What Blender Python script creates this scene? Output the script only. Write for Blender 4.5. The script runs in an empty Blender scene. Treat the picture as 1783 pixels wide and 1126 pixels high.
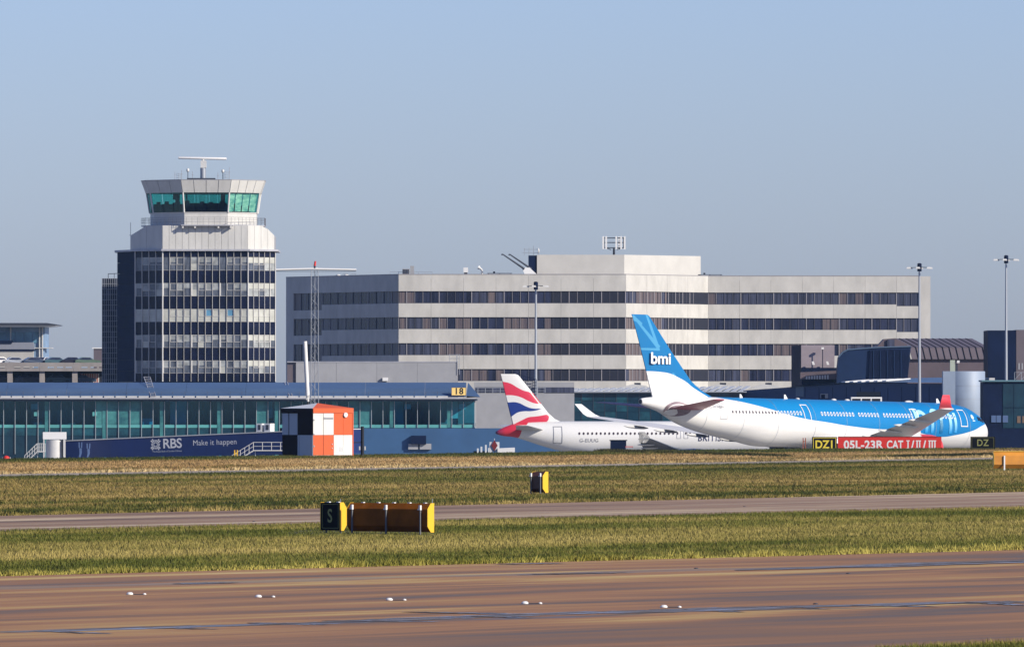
import bpy, bmesh, math, random
import numpy as np
from mathutils import Vector, Matrix
random.seed(7); RNG = np.random.default_rng(11)
S = bpy.context.scene; C = S.collection
F = 16000.0      # focal length in photograph pixels
EYE = 5.0        # eye height above the runway
# ------------------------------------------------------------------ camera
cam = bpy.data.cameras.new('camera'); camo = bpy.data.objects.new('camera', cam); C.objects.link(camo)
cam.sensor_width = 36; cam.lens = 36 * F / 1783; cam.clip_start = 1; cam.clip_end = 60000
cam.shift_y = (700 - 563) / 1783
camo.location = (0, 0, EYE); camo.rotation_euler = (math.radians(90), 0, 0)
S.camera = camo
# ------------------------------------------------------------------ sky, sun, exposure
SUN_AZ, SUN_EL = math.radians(56), math.radians(28)     # azimuth right of straight behind the camera
w = bpy.data.worlds.new('World'); S.world = w; w.use_nodes = True
nt = w.node_tree; bg = nt.nodes['Background']
sky = nt.nodes.new('ShaderNodeTexSky'); sky.sky_type = 'NISHITA'; sky.sun_disc = False
sky.sun_elevation = SUN_EL; sky.sun_rotation = math.pi - SUN_AZ
sky.air_density = 1.0; sky.dust_density = 0.6; sky.ozone_density = 3.0; sky.altitude = 50
hsv = nt.nodes.new('ShaderNodeHueSaturation'); hsv.inputs['Saturation'].default_value = 1.0
tint = nt.nodes.new('ShaderNodeMix'); tint.data_type = 'RGBA'; tint.blend_type = 'MULTIPLY'; tint.inputs[0].default_value = 1
tint.inputs[7].default_value = (.81, .905, 1.40, 1)      # white balance of the photograph
nt.links.new(sky.outputs[0], hsv.inputs['Color']); nt.links.new(hsv.outputs[0], tint.inputs[6]); nt.links.new(tint.outputs[2], bg.inputs[0])
bg.inputs[1].default_value = 0.0765
sl = bpy.data.lights.new('sun', 'SUN'); sl.energy = 5.0; sl.angle = math.radians(0.5); sl.color = (1.0, 0.925, 0.80)
so = bpy.data.objects.new('sun', sl); C.objects.link(so)
sdir = Vector((math.sin(SUN_AZ) * math.cos(SUN_EL), -math.cos(SUN_AZ) * math.cos(SUN_EL), math.sin(SUN_EL)))
so.rotation_euler = sdir.to_track_quat('Z', 'Y').to_euler(); so.location = (50, -50, 80)
S.view_settings.view_transform = 'Standard'; S.view_settings.look = 'None'
S.view_settings.exposure = 0.45; S.view_settings.gamma = 1.0
S.render.engine = 'CYCLES'

# ------------------------------------------------------------------ helpers
def W(px, py, s):
    return Vector(((px - 891.5) / s, F / s, EYE - (py - 700) / s))
def G(px, py):
    s = (py - 700) / EYE
    return Vector(((px - 891.5) / s, F / s, 0))

MATS = {}
K = .77       # all surface colours are scaled by this
def mat(name, col, rough=0.6, metal=0.0, var=0.0, scale=1.0, stretch=(1, 1, 1), bump=0.0, spec=0.5, col2=None, detail=5):
    if name in MATS: return MATS[name]
    col = tuple(c*K for c in col); col2 = tuple(c*K for c in col2) if col2 else None
    m = bpy.data.materials.new(name); m.use_nodes = True
    n = m.node_tree; b = n.nodes['Principled BSDF']
    b.inputs['Roughness'].default_value = rough; b.inputs['Metallic'].default_value = metal
    b.inputs['Specular IOR Level'].default_value = spec
    b.inputs['Base Color'].default_value = (*col, 1)
    if var or col2 or bump:
        g = n.nodes.new('ShaderNodeNewGeometry'); mp = n.nodes.new('ShaderNodeMapping')
        mp.inputs['Scale'].default_value = stretch
        ns = n.nodes.new('ShaderNodeTexNoise'); ns.inputs['Scale'].default_value = scale
        ns.inputs['Detail'].default_value = detail; ns.inputs['Roughness'].default_value = 0.6
        n.links.new(g.outputs['Position'], mp.inputs[0]); n.links.new(mp.outputs[0], ns.inputs[0])
        r = n.nodes.new('ShaderNodeValToRGB')
        c2 = col2 if col2 else tuple(c * (1 - var) for c in col)
        c1 = col if col2 else tuple(min(1, c * (1 + var * .6)) for c in col)
        r.color_ramp.elements[0].position = .33; r.color_ramp.elements[1].position = .67
        r.color_ramp.elements[0].color = (*c2, 1); r.color_ramp.elements[1].color = (*c1, 1)
        n.links.new(ns.outputs[0], r.inputs[0]); n.links.new(r.outputs[0], b.inputs['Base Color'])
        if bump:
            bp = n.nodes.new('ShaderNodeBump'); bp.inputs['Strength'].default_value = bump
            n.links.new(ns.outputs[0], bp.inputs['Height']); n.links.new(bp.outputs[0], b.inputs['Normal'])
    MATS[name] = m
    return m

class MB:
    def __init__(s): s.v = []; s.f = []; s.m = []; s.sm = []
    def add(s, vs, fs, mi=0, smooth=False):
        o = len(s.v); s.v += [tuple(v) for v in vs]
        for f in fs: s.f.append(tuple(i + o for i in f)); s.m.append(mi); s.sm.append(smooth)
    def box(s, x0, x1, y0, y1, z0, z1, mi=0):
        s.add([(x0,y0,z0),(x1,y0,z0),(x1,y1,z0),(x0,y1,z0),(x0,y0,z1),(x1,y0,z1),(x1,y1,z1),(x0,y1,z1)],
              [(0,3,2,1),(4,5,6,7),(0,1,5,4),(1,2,6,5),(2,3,7,6),(3,0,4,7)], mi)
    def prism(s, bot, top, mi=0, mt=None):      # two equal length rings (counter clockwise from above)
        n = len(bot); s.add(list(bot) + list(top), [(i, (i+1) % n, n+(i+1) % n, n+i) for i in range(n)], mi)
        o = len(s.v) - 2*n
        s.f.append(tuple(o+i for i in reversed(range(n)))); s.m.append(mi); s.sm.append(False)
        s.f.append(tuple(o+n+i for i in range(n))); s.m.append(mi if mt is None else mt); s.sm.append(False)
    def tube(s, p, q, r, r2=None, n=8, mi=0, cap=True):
        p = Vector(p); q = Vector(q); r2 = r if r2 is None else r2
        d = (q - p).normalized(); u = d.orthogonal().normalized(); v = d.cross(u)
        a = [p + (u*math.cos(t)+v*math.sin(t))*r for t in [2*math.pi*i/n for i in range(n)]]
        b = [q + (u*math.cos(t)+v*math.sin(t))*r2 for t in [2*math.pi*i/n for i in range(n)]]
        s.add(a + b, [(i, (i+1) % n, n+(i+1) % n, n+i) for i in range(n)], mi, True)
        if cap:
            s.add(a, [tuple(reversed(range(n)))], mi); s.add(b, [tuple(range(n))], mi)
    def path(s, pts, r, n=6, mi=0):
        for a, b in zip(pts[:-1], pts[1:]): s.tube(a, b, r, n=n, mi=mi)
    def loft(s, rings, mi=0, smooth=True, caps=True):
        n = len(rings[0]); o = len(s.v)
        for r in rings: s.v += [tuple(p) for p in r]
        for k in range(len(rings)-1):
            for i in range(n):
                j = (i+1) % n
                s.f.append((o+k*n+i, o+k*n+j, o+(k+1)*n+j, o+(k+1)*n+i)); s.m.append(mi); s.sm.append(smooth)
        if caps:
            s.f.append(tuple(o+i for i in reversed(range(n)))); s.m.append(mi); s.sm.append(False)
            s.f.append(tuple(o+(len(rings)-1)*n+i for i in range(n))); s.m.append(mi); s.sm.append(False)
    def mesh(s, name, mats):
        me = bpy.data.meshes.new(name); me.from_pydata(s.v, [], s.f)
        for m in (mats if isinstance(mats, (list, tuple)) else [mats]): me.materials.append(m)
        me.polygons.foreach_set('material_index', s.m); me.polygons.foreach_set('use_smooth', s.sm)
        bm = bmesh.new(); bm.from_mesh(me); bmesh.ops.recalc_face_normals(bm, faces=bm.faces); bm.to_mesh(me); bm.free()
        return me
    def build(s, name, mats, parent=None, origin=None, **props):
        """vertices are in world space (or in the parent's space when origin is 'local')"""
        if parent is not None and origin != 'local':
            L = base_of(parent); s.v = [(v[0]-L[0], v[1]-L[1], v[2]-L[2]) for v in s.v]
        return link(name, s.mesh(name, mats), parent, **props)
def base_of(o):
    L = Vector(o.location)
    while o.parent: o = o.parent; L += Vector(o.location)
    return L
def link(name, me, parent=None, loc=None, rz=0, **props):
    o = bpy.data.objects.new(name, me); C.objects.link(o)
    if parent is not None:
        o.parent = parent
        if loc is not None: o.location = Vector(loc) - base_of(parent)
    elif loc is not None: o.location = loc
    if rz: o.rotation_euler[2] = rz
    for k, v in props.items(): o[k] = v
    return o
def thing(name, label, cat, loc=(0, 0, 0), rz=0, group=None):
    o = bpy.data.objects.new(name, None); C.objects.link(o); o.location = loc; o.rotation_euler[2] = rz
    o['label'] = label; o['category'] = cat
    if group: o['group'] = group
    return o
def tag(o, label, cat, group=None):
    o['label'] = label; o['category'] = cat
    if group: o['group'] = group
    return o
def copy_tree(o, parent=None):
    c = o.copy(); C.objects.link(c)
    if parent is not None: c.parent = parent
    for ch in [x for x in bpy.data.objects if x.parent == o]: copy_tree(ch, c)
    return c
BOXES = {}
def box_mesh(name, w_, d_, h_, m):
    k = (name, round(w_, 3), round(d_, 3), round(h_, 3), m.name)
    if k not in BOXES:
        b = MB(); b.box(0, w_, -d_, 0, 0, h_); BOXES[k] = b.mesh(name, m)
    return BOXES[k]
class Face:
    """a vertical facade from A (left) to B (right); s runs along it, n points out of it"""
    def __init__(s, A, B):
        s.A = Vector((A[0], A[1])); s.B = Vector((B[0], B[1])); d = s.B - s.A; s.L = d.length; s.d = d / s.L
        s.nrm = Vector((s.d.y, -s.d.x)); s.ang = math.atan2(s.d.y, s.d.x)
    def P(s, t, n, z): p = s.A + s.d*t + s.nrm*n; return Vector((p.x, p.y, z))
    def s(self, px):
        k = (px - 891.5)/F      # (A.x + d.x t) = k (A.y + d.y t)
        return (k*self.A.y - self.A.x)/(self.d.x - k*self.d.y)
    def z(self, py, t=0): return EYE - (py-700)*(self.A.y + self.d.y*t)/F
    def box(s, mb, s0, s1, n0, n1, z0, z1, mi=0):
        v = [s.P(a, n, z) for z in (z0, z1) for a, n in ((s0, n1), (s1, n1), (s1, n0), (s0, n0))]
        mb.add(v, [(0,3,2,1),(4,5,6,7),(0,1,5,4),(1,2,6,5),(2,3,7,6),(3,0,4,7)], mi)
    def poly(s, mb, pts, n0, n1, mi=0):
        k = len(pts); v = [s.P(a, n1, z) for a, z in pts] + [s.P(a, n0, z) for a, z in pts]
        mb.add(v, [tuple(range(k)), tuple(reversed(range(k, 2*k)))] + [(i, k+i, k+(i+1) % k, (i+1) % k) for i in range(k)], mi)
    def piece(s, name, parent, s0, s1, n1, depth, z0, z1, m, **pr):
        me = box_mesh(name, s1-s0, depth, z1-z0, m)     # front at local y=-depth
        p = s.P(s0, n1-depth, z0)
        return link(name, me, parent, p, s.ang, **pr)
def text_geo(txt, size, bold=0.0, spacing=1.0, shear=0):
    cu = bpy.data.curves.new('t', 'FONT'); cu.body = txt; cu.size = size; cu.offset = bold; cu.space_character = spacing
    cu.shear = shear; cu.resolution_u = 4; cu.align_x = 'CENTER'; cu.align_y = 'CENTER'
    o = bpy.data.objects.new('t', cu); C.objects.link(o)
    me = o.to_mesh(); vs = [tuple(v.co) for v in me.vertices]; fs = [tuple(p.vertices) for p in me.polygons]
    o.to_mesh_clear(); bpy.data.objects.remove(o); bpy.data.curves.remove(cu)
    return vs, fs
def text_on_face(face, parent, txt, size, sc, zc, n, m, bold=0.0, spacing=1.0, tilt=0.0, name='lettering', xs=1.0, zclip=None):
    vs, fs = text_geo(txt, size, bold, spacing); mb = MB()
    out = []
    for x, y, _ in vs:
        x *= xs
        X = x*math.cos(tilt) - y*math.sin(tilt); Yv = x*math.sin(tilt) + y*math.cos(tilt)
        out.append(face.P(sc+X, n, zc+Yv))
    mb.add(out, fs)
    return mb.build(name, m, parent)

# ------------------------------------------------------------------ materials
M_conc = mat('concrete_cladding', (.53, .51, .465), .8, var=.13, scale=.55, stretch=(1, 1, .45), bump=.05, detail=7)
M_conc2 = mat('pale_penthouse_cladding', (.56, .54, .495), .8, var=.07, scale=.4)
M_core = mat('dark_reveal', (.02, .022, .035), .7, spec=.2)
M_roofing = mat('flat_roofing', (.2, .2, .2), .9, var=.2, scale=.5)
M_bglass = [mat('office_glass_navy', (.030, .035, .068), .18, var=.6, scale=.8, stretch=(2.2, 2.2, .1), spec=.25),
            mat('office_glass_slate', (.062, .068, .105), .22, var=.6, scale=.9, stretch=(2.2, 2.2, .08), spec=.25),
            mat('office_glass_curtain', (.19, .15, .14), .4, col2=(.07, .06, .075), scale=1.5, stretch=(3, 3, .05), spec=.25)]
M_mull = mat('bronze_mullion', (.09, .085, .10), .5)
M_mull_pale = mat('pale_mullion', (.30, .28, .29), .5)
M_twhite = mat('tower_mullion_white', (.62, .60, .56), .5)
M_tpanel = mat('tower_cladding', (.60, .585, .54), .55, var=.10, scale=.8, stretch=(1, 1, .3))
M_tdark = mat('tower_spandrel_navy', (.008, .011, .032), .2, var=.4, scale=.4, spec=.15)
M_tblind = mat('tower_blind', (.34, .355, .345), .35, var=.4, scale=.9)
M_tblind2 = mat('tower_blind_pale', (.50, .50, .44), .4, var=.2, scale=.6)
M_tgrey = mat('tower_glass_grey', (.11, .125, .155), .25, var=.5, scale=1.3, stretch=(1.5, 1.5, .5))
M_tblue = mat('tower_glass_blue', (.12, .30, .45), .2, var=.2, scale=1)
def glass_mat(name, tint, refl=.18):
    m = bpy.data.materials.new(name); m.use_nodes = True; n = m.node_tree; n.nodes.remove(n.nodes['Principled BSDF'])
    t_ = n.nodes.new('ShaderNodeBsdfTransparent'); t_.inputs[0].default_value = (*tint, 1)
    g_ = n.nodes.new('ShaderNodeBsdfGlossy'); g_.inputs['Roughness'].default_value = .04; g_.inputs[0].default_value = (.75, .95, .92, 1)
    lw = n.nodes.new('ShaderNodeLayerWeight'); lw.inputs[0].default_value = .5
    f_ = n.nodes.new('ShaderNodeMath'); f_.operation = 'POWER'; f_.inputs[1].default_value = 4; n.links.new(lw.outputs['Facing'], f_.inputs[0])
    f2 = n.nodes.new('ShaderNodeMath'); f2.operation = 'MULTIPLY_ADD'; f2.inputs[1].default_value = .8; f2.inputs[2].default_value = refl*.25; n.links.new(f_.outputs[0], f2.inputs[0]); f_ = f2
    x_ = n.nodes.new('ShaderNodeMixShader'); n.links.new(f_.outputs[0], x_.inputs[0]); n.links.new(t_.outputs[0], x_.inputs[1]); n.links.new(g_.outputs[0], x_.inputs[2])
    n.links.new(x_.outputs[0], n.nodes['Material Output'].inputs[0]); return m
M_cabglass = glass_mat('cab_tinted_glass', (.36, .74, .72)); M_cabclear = glass_mat('cab_clear_glass', (.80, .95, .92)); M_cabteal = glass_mat('cab_light_teal_glass', (.52, .88, .86))
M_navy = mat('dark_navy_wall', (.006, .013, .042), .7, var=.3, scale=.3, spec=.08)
M_roof = mat('pier_roof_metal', (.085, .145, .25), .42, metal=.2, var=.14, scale=.25, stretch=(.4, 1, 1))
M_gutter = mat('gutter_pale', (.42, .42, .45), .45, var=.15, scale=.8)
M_soffit = mat('soffit', (.07, .09, .12), .7)
M_teal = [mat('teal_glass_dark', (.010, .045, .070), .10, col2=(.006, .025, .045), scale=.5, spec=.5),
          mat('teal_glass_mid', (.018, .10, .13), .12, col2=(.008, .03, .05), scale=.45, stretch=(1, 1, 1.3), spec=.5),
          mat('teal_glass_bright', (.07, .26, .25), .2, col2=(.02, .10, .12), scale=.5, stretch=(1, 1, 1.3), spec=.5)]
M_tealband = mat('teal_sill_glass', (.11, .37, .36), .3, var=.25, scale=.4, stretch=(1, 1, 4))
M_tmull = mat('teal_building_mullion', (.33, .38, .40), .4)
M_tclear = glass_mat('teal_clear_glass', (.26, .76, .92), .20)
M_bluewall = mat('blue_base_wall', (.030, .095, .21), .55, var=.12, scale=.25)
M_greywall = mat('grey_render_wall', (.33, .33, .34), .8, var=.08, scale=.6)
M_rbs = mat('navy_hoarding', (.004, .020, .115), .45, var=.18, scale=.3)
M_white = mat('white_paint', (.78, .77, .74), .45)
M_offw = mat('off_white_paint', (.60, .59, .56), .5, var=.1, scale=1)
M_black = mat('black_paint', (.006, .006, .008), .4)
M_dark = mat('dark_steel', (.03, .035, .05), .5)
M_steel = mat('galvanised_steel', (.38, .40, .43), .45, metal=.4)
M_red = mat('sign_red', (.68, .022, .010), .6)
M_orange = mat('hut_orange', (.68, .095, .008), .6, var=.06, scale=1.5)
M_hutdark = mat('hut_dark_and_shade', (.016, .004, .006), .8, spec=.08)
M_hutgrey = mat('hut_grey_blue', (.60, .62, .64), .7)
M_yellow = mat('sign_yellow', (.85, .50, .02), .45)
M_letter = mat('letter_yellow', (.85, .66, .05), .5)
M_letdim = mat('letter_dim', (.32, .32, .10), .6)
M_signback = mat('sign_back_orange', (.29, .085, .003), .7, var=.3, scale=1.0, spec=.1)
M_signback2 = mat('sign_back_amber', (.62, .25, .02), .5, var=.2, scale=.7)
M_sblack = mat('soft_black', (.007, .007, .007), .7, spec=.1)
M_brown = mat('brown_cladding', (.115, .085, .095), .6, var=.15, scale=.4)
M_brown2 = mat('brown_roof_metal', (.13, .105, .115), .5, var=.1, scale=.4)
M_navyroof = mat('navy_curved_roof', (.010, .026, .075), .5, var=.25, scale=.2, spec=.2)
M_cyl = mat('stair_drum_metal', (.27, .33, .42), .55, metal=.0, var=.08, scale=.5)
M_carpark = mat('car_park_concrete', (.30, .27, .25), .85, var=.15, scale=.5)
M_apron = mat('apron_concrete', (.34, .33, .31), .8, var=.12, scale=.08)

def pos_xy_nodes(n, ang):
    g = n.nodes.new('ShaderNodeNewGeometry'); mp = n.nodes.new('ShaderNodeMapping'); mp.vector_type = 'POINT'
    mp.inputs['Rotation'].default_value = (0, 0, -ang)
    n.links.new(g.outputs['Position'], mp.inputs[0]); return mp.outputs[0]
def noise(n, vec, scale, stretch, detail=6, rough=.6, dist=0):
    mp = n.nodes.new('ShaderNodeMapping'); mp.inputs['Scale'].default_value = stretch
    ns = n.nodes.new('ShaderNodeTexNoise'); ns.inputs['Scale'].default_value = scale; ns.inputs['Detail'].default_value = detail
    ns.inputs['Roughness'].default_value = rough; ns.inputs['Distortion'].default_value = dist
    n.links.new(vec, mp.inputs[0]); n.links.new(mp.outputs[0], ns.inputs[0]); return ns.outputs[0]
def ramp(n, fac, stops, interp='LINEAR', k=K):
    stops = [(p, tuple(c*k for c in q)) for p, q in stops]
    r = n.nodes.new('ShaderNodeValToRGB'); e = r.color_ramp.elements; r.color_ramp.interpolation = interp
    while len(e) > 1: e.remove(e[-1])
    e[0].position = stops[0][0]; e[0].color = (*stops[0][1], 1)
    for p, c in stops[1:]: x = e.new(p); x.color = (*c, 1)
    n.links.new(fac, r.inputs[0]); return r.outputs[0]
def math_n(n, op, a, b=None, clamp=False):
    m = n.nodes.new('ShaderNodeMath'); m.operation = op; m.use_clamp = clamp
    for i, x in enumerate((a, b)):
        if x is None: continue
        if isinstance(x, (int, float)): m.inputs[i].default_value = x
        else: n.links.new(x, m.inputs[i])
    return m.outputs[0]
def mixc(n, fac, a, b):
    m = n.nodes.new('ShaderNodeMix'); m.data_type = 'RGBA'
    for i, x in ((0, fac), (6, a), (7, b)):
        if isinstance(x, tuple): m.inputs[i].default_value = (*[c*K for c in x], 1)
        elif isinstance(x, (int, float)): m.inputs[i].default_value = x
        else: n.links.new(x, m.inputs[i])
    return m.outputs[2]

# lines across the airfield, as seen on the ground
RW0, RW1 = G(0, 1003), G(1783, 957)            # runway far edge
TN0, TN1 = G(0, 925), G(1783, 883)             # taxiway near edge
TF0, TF1 = G(0, 898), G(1783, 856)             # taxiway far edge
RN0, RN1 = G(0, 830), G(1783, 799.5)           # service road near edge
RF0, RF1 = G(0, 825.5), G(1783, 795.5)         # service road far edge
RWA = math.atan2(RW1.y-RW0.y, RW1.x-RW0.x); TA = math.atan2(TN1.y-TN0.y, TN1.x-TN0.x)
RA = math.atan2(RN1.y-RN0.y, RN1.x-RN0.x)

def grass_mat(name, ang, near, far, stops, band, offset, fine=5, amp=1.0):
    """colour follows noise patches plus a bias by how far across the strip between two lines a blade stands"""
    m = bpy.data.materials.new(name); m.use_nodes = True; n = m.node_tree; b = n.nodes['Principled BSDF']
    g = n.nodes.new('ShaderNodeNewGeometry'); sx = n.nodes.new('ShaderNodeSeparateXYZ'); n.links.new(g.outputs['Position'], sx.inputs[0])
    def dist(p0, p1):
        d = (p1-p0).normalized(); nx, ny = -d.y, d.x
        return math_n(n, 'ADD', math_n(n, 'ADD', math_n(n, 'MULTIPLY', sx.outputs[0], nx), math_n(n, 'MULTIPLY', sx.outputs[1], ny)), -(nx*p0.x+ny*p0.y))
    dn = dist(*near); df = math_n(n, 'MULTIPLY', dist(*far), -1)
    v = pos_xy_nodes(n, ang)
    a = noise(n, v, 1.0, (.016, .06, 0), 5, .62)
    c = noise(n, v, fine, (1, 1, 0), 3, .6)
    d = noise(n, v, .35, (.3, 1, 0), 4, .6)
    fr = math_n(n, 'DIVIDE', dn, math_n(n, 'ADD', dn, df)); fr = math_n(n, 'ADD', fr, math_n(n, 'MULTIPLY', math_n(n, 'SUBTRACT', a, .5), .5), True)
    bias = ramp(n, fr, [(p, (q, q, q)) for p, q in band], k=1)
    x = math_n(n, 'ADD', math_n(n, 'MULTIPLY', a, .60*amp), math_n(n, 'MULTIPLY', c, .34)); x = math_n(n, 'ADD', x, math_n(n, 'MULTIPLY', d, .34))
    x = math_n(n, 'ADD', x, math_n(n, 'MULTIPLY', math_n(n, 'SUBTRACT', bias, .5), .38)); x = math_n(n, 'ADD', x, offset-.14-.30*(amp-1))
    n.links.new(ramp(n, x, stops), b.inputs['Base Color'])
    b.inputs['Roughness'].default_value = .75; b.inputs['Specular IOR Level'].default_value = .15
    MATS[name] = m; return m
GREEN0 = (.036, .050, .006); GREEN1 = (.115, .125, .018); YEL = (.25, .21, .05); TAN = (.44, .31, .11); TAND = (.27, .165, .055)
L_rw, L_tn, L_tf, L_rn, L_rf = (RW0, RW1), (TN0, TN1), (TF0, TF1), (RN0, RN1), (RF0, RF1)
L_cr = (Vector((-43.0, 812, 0)), Vector((53, 1000, 0)))
GST = [(.34, GREEN0), (.46, GREEN1), (.54, YEL), (.66, (.42, .33, .10))]
M_g1 = grass_mat('grass_near_runway', RWA, L_rw, L_tn, GST, [(0, .40), (.24, .32), (.38, .66), (.55, .80), (.68, .40), (.85, .30), (1, .55)], .02)
M_g2 = grass_mat('grass_beyond_taxiway', TA, L_tf, L_rn, [(.34, GREEN0), (.45, (.125, .12, .022)), (.54, (.26, .185, .055)), (.68, (.42, .31, .11))], [(0, .12), (.10, .15), (.2, .5), (.45, .62), (.6, .42), (.72, .38), (.85, .55), (.94, .2), (1, .1)], .005, amp=1.12)
M_g3 = grass_mat('grass_at_the_crest', RA, L_rf, L_cr, [(.34, GREEN0), (.44, (.11, .11, .02)), (.51, (.32, .19, .07)), (.66, (.52, .35, .15))], [(0, .8), (.08, .35), (.2, .55), (.35, .74), (.5, .6), (.66, .22), (1, .05)], .03)
M_gedge = grass_mat('grass_edge_tufts', RWA, L_rw, L_tn, [(.38, (.06, .08, .01)), (.5, (.22, .20, .03)), (.6, (.46, .39, .09))], [(0, .6), (1, .6)], .03, fine=3)
M_gedge2 = grass_mat('grass_edge_tufts_taxiway', TA, L_tf, L_rn, [(.38, (.06, .07, .01)), (.5, (.17, .14, .03)), (.62, (.42, .31, .10))], [(0, .5), (1, .5)], .03, fine=3)
M_gedge3 = grass_mat('grass_edge_tufts_road', RA, L_rf, L_cr, [(.40, (.08, .08, .02)), (.5, (.28, .20, .07)), (.6, (.62, .46, .22))], [(0, .6), (1, .6)], .03, fine=3)
M_gshade = grass_mat('grass_shadow_line', RA, L_rf, L_cr, [(.4, (.02, .025, .005)), (.6, (.07, .065, .015))], [(0, .5), (1, .5)], 0)  # shadow line in the turf, put into the blade colour
M_soil = grass_mat('turf_ground', TA, L_tf, L_rn, [(.38, (.03, .035, .01)), (.5, (.09, .075, .03)), (.62, (.17, .12, .055))], [(0, .5), (1, .5)], 0)

# runway surface: reddish asphalt, tan bands, dark glossy tyre marks
def runway_mat():
    m = bpy.data.materials.new('runway_asphalt'); m.use_nodes = True; n = m.node_tree; b = n.nodes['Principled BSDF']
    v = pos_xy_nodes(n, RWA)
    sx = n.nodes.new('ShaderNodeSeparateXYZ'); n.links.new(v, sx.inputs[0])
    a = noise(n, v, 1, (.022, .15, 0), 5, .55, .9); c = noise(n, v, 1, (.05, .7, 0), 6, .62, .6); h = noise(n, v, 1, (.006, .07, 0), 3, .5)
    g = noise(n, v, 9, (1, 1, 0), 4, .7)
    x = math_n(n, 'ADD', math_n(n, 'MULTIPLY', a, .76), math_n(n, 'MULTIPLY', c, .20)); x = math_n(n, 'ADD', x, math_n(n, 'MULTIPLY', g, .05)); x = math_n(n, 'ADD', x, math_n(n, 'MULTIPLY', h, .3))
    x = math_n(n, 'SUBTRACT', x, .16)
    col = ramp(n, x, [(.39, (.16, .125, .105)), (.45, (.25, .145, .085)), (.50, (.345, .18, .090)), (.55, (.40, .225, .10)), (.60, (.50, .33, .13)), (.67, (.60, .44, .20))])
    def line(p0, p1, width, thr, f1, amp):
        q0 = Matrix.Rotation(-RWA, 2) @ Vector((p0.x, p0.y)); q1 = Matrix.Rotation(-RWA, 2) @ Vector((p1.x, p1.y))
        k = (q1.y-q0.y)/(q1.x-q0.x)
        yl = math_n(n, 'ADD', math_n(n, 'MULTIPLY', sx.outputs[0], k), q0.y - k*q0.x)
        wob = noise(n, v, 1, (.10, .02, 0), 3, .5)
        dd = math_n(n, 'SUBTRACT', sx.outputs[1], yl); dd = math_n(n, 'ADD', dd, math_n(n, 'MULTIPLY', math_n(n, 'SUBTRACT', wob, .5), width*amp))
        dd = math_n(n, 'DIVIDE', math_n(n, 'ABSOLUTE', dd), width)
        st = noise(n, v, 1, (.11, f1, 0), 5, .65); bk = noise(n, v, 1, (.09, .25, 0), 4, .65)
        t = math_n(n, 'SUBTRACT', math_n(n, 'ADD', math_n(n, 'MULTIPLY', st, .9), math_n(n, 'MULTIPLY', bk, .9)), dd)
        return math_n(n, 'MULTIPLY', math_n(n, 'SUBTRACT', t, thr), 5, True), st, math_n(n, 'MULTIPLY', math_n(n, 'SUBTRACT', bk, .50), 9, True)
    l1, st, b1_ = line(G(0, 1101), G(1783, 1049), 1.8, .62, 2.2, 2.6); l2, s2, b2_ = line(G(0, 1024), G(1783, 977), 2.2, .28, 1.2, 2.5)
    wet = math_n(n, 'MULTIPLY', l1, math_n(n, 'MULTIPLY', math_n(n, 'SUBTRACT', st, .43), 9, True)); wet = math_n(n, 'MULTIPLY', wet, b1_); w2 = math_n(n, 'MULTIPLY', l2, math_n(n, 'MULTIPLY', math_n(n, 'SUBTRACT', s2, .56), 8, True)); wet = math_n(n, 'MAXIMUM', wet, math_n(n, 'MULTIPLY', w2, .8))
    col = mixc(n, math_n(n, 'MULTIPLY', l1, .85), col, (.13, .115, .105)); col = mixc(n, math_n(n, 'MULTIPLY', l2, .55), col, (.22, .20, .17))
    n.links.new(col, b.inputs['Base Color'])
    rr = math_n(n, 'SUBTRACT', .78, math_n(n, 'MULTIPLY', wet, .45)); n.links.new(rr, b.inputs['Roughness'])
    sp = math_n(n, 'ADD', .10, math_n(n, 'MULTIPLY', wet, .38)); n.links.new(sp, b.inputs['Specular IOR Level'])
    bp = n.nodes.new('ShaderNodeBump'); bp.inputs['Strength'].default_value = .12; n.links.new(g, bp.inputs['Height']); n.links.new(bp.outputs[0], b.inputs['Normal'])
    return m
M_runway = runway_mat()
def taxi_mat(name, ang, stops, sc):
    m = bpy.data.materials.new(name); m.use_nodes = True; n = m.node_tree; b = n.nodes['Principled BSDF']
    v = pos_xy_nodes(n, ang)
    x = math_n(n, 'ADD', math_n(n, 'MULTIPLY', noise(n, v, sc, (.010, .16, 0), 6, .6), .8), math_n(n, 'MULTIPLY', noise(n, v, sc, (.1, .6, 0), 5, .6), .22))
    n.links.new(ramp(n, x, stops), b.inputs['Base Color']); b.inputs['Roughness'].default_value = .8; b.inputs['Specular IOR Level'].default_value = .08
    return m
M_taxi = taxi_mat('taxiway_asphalt', TA, [(.38, (.17, .115, .085)), (.47, (.29, .185, .12)), (.56, (.38, .26, .17)), (.63, (.6, .47, .30))], 1)
M_road = taxi_mat('road_asphalt', RA, [(.4, (.27, .22, .16)), (.6, (.42, .35, .27))], 1)

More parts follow.
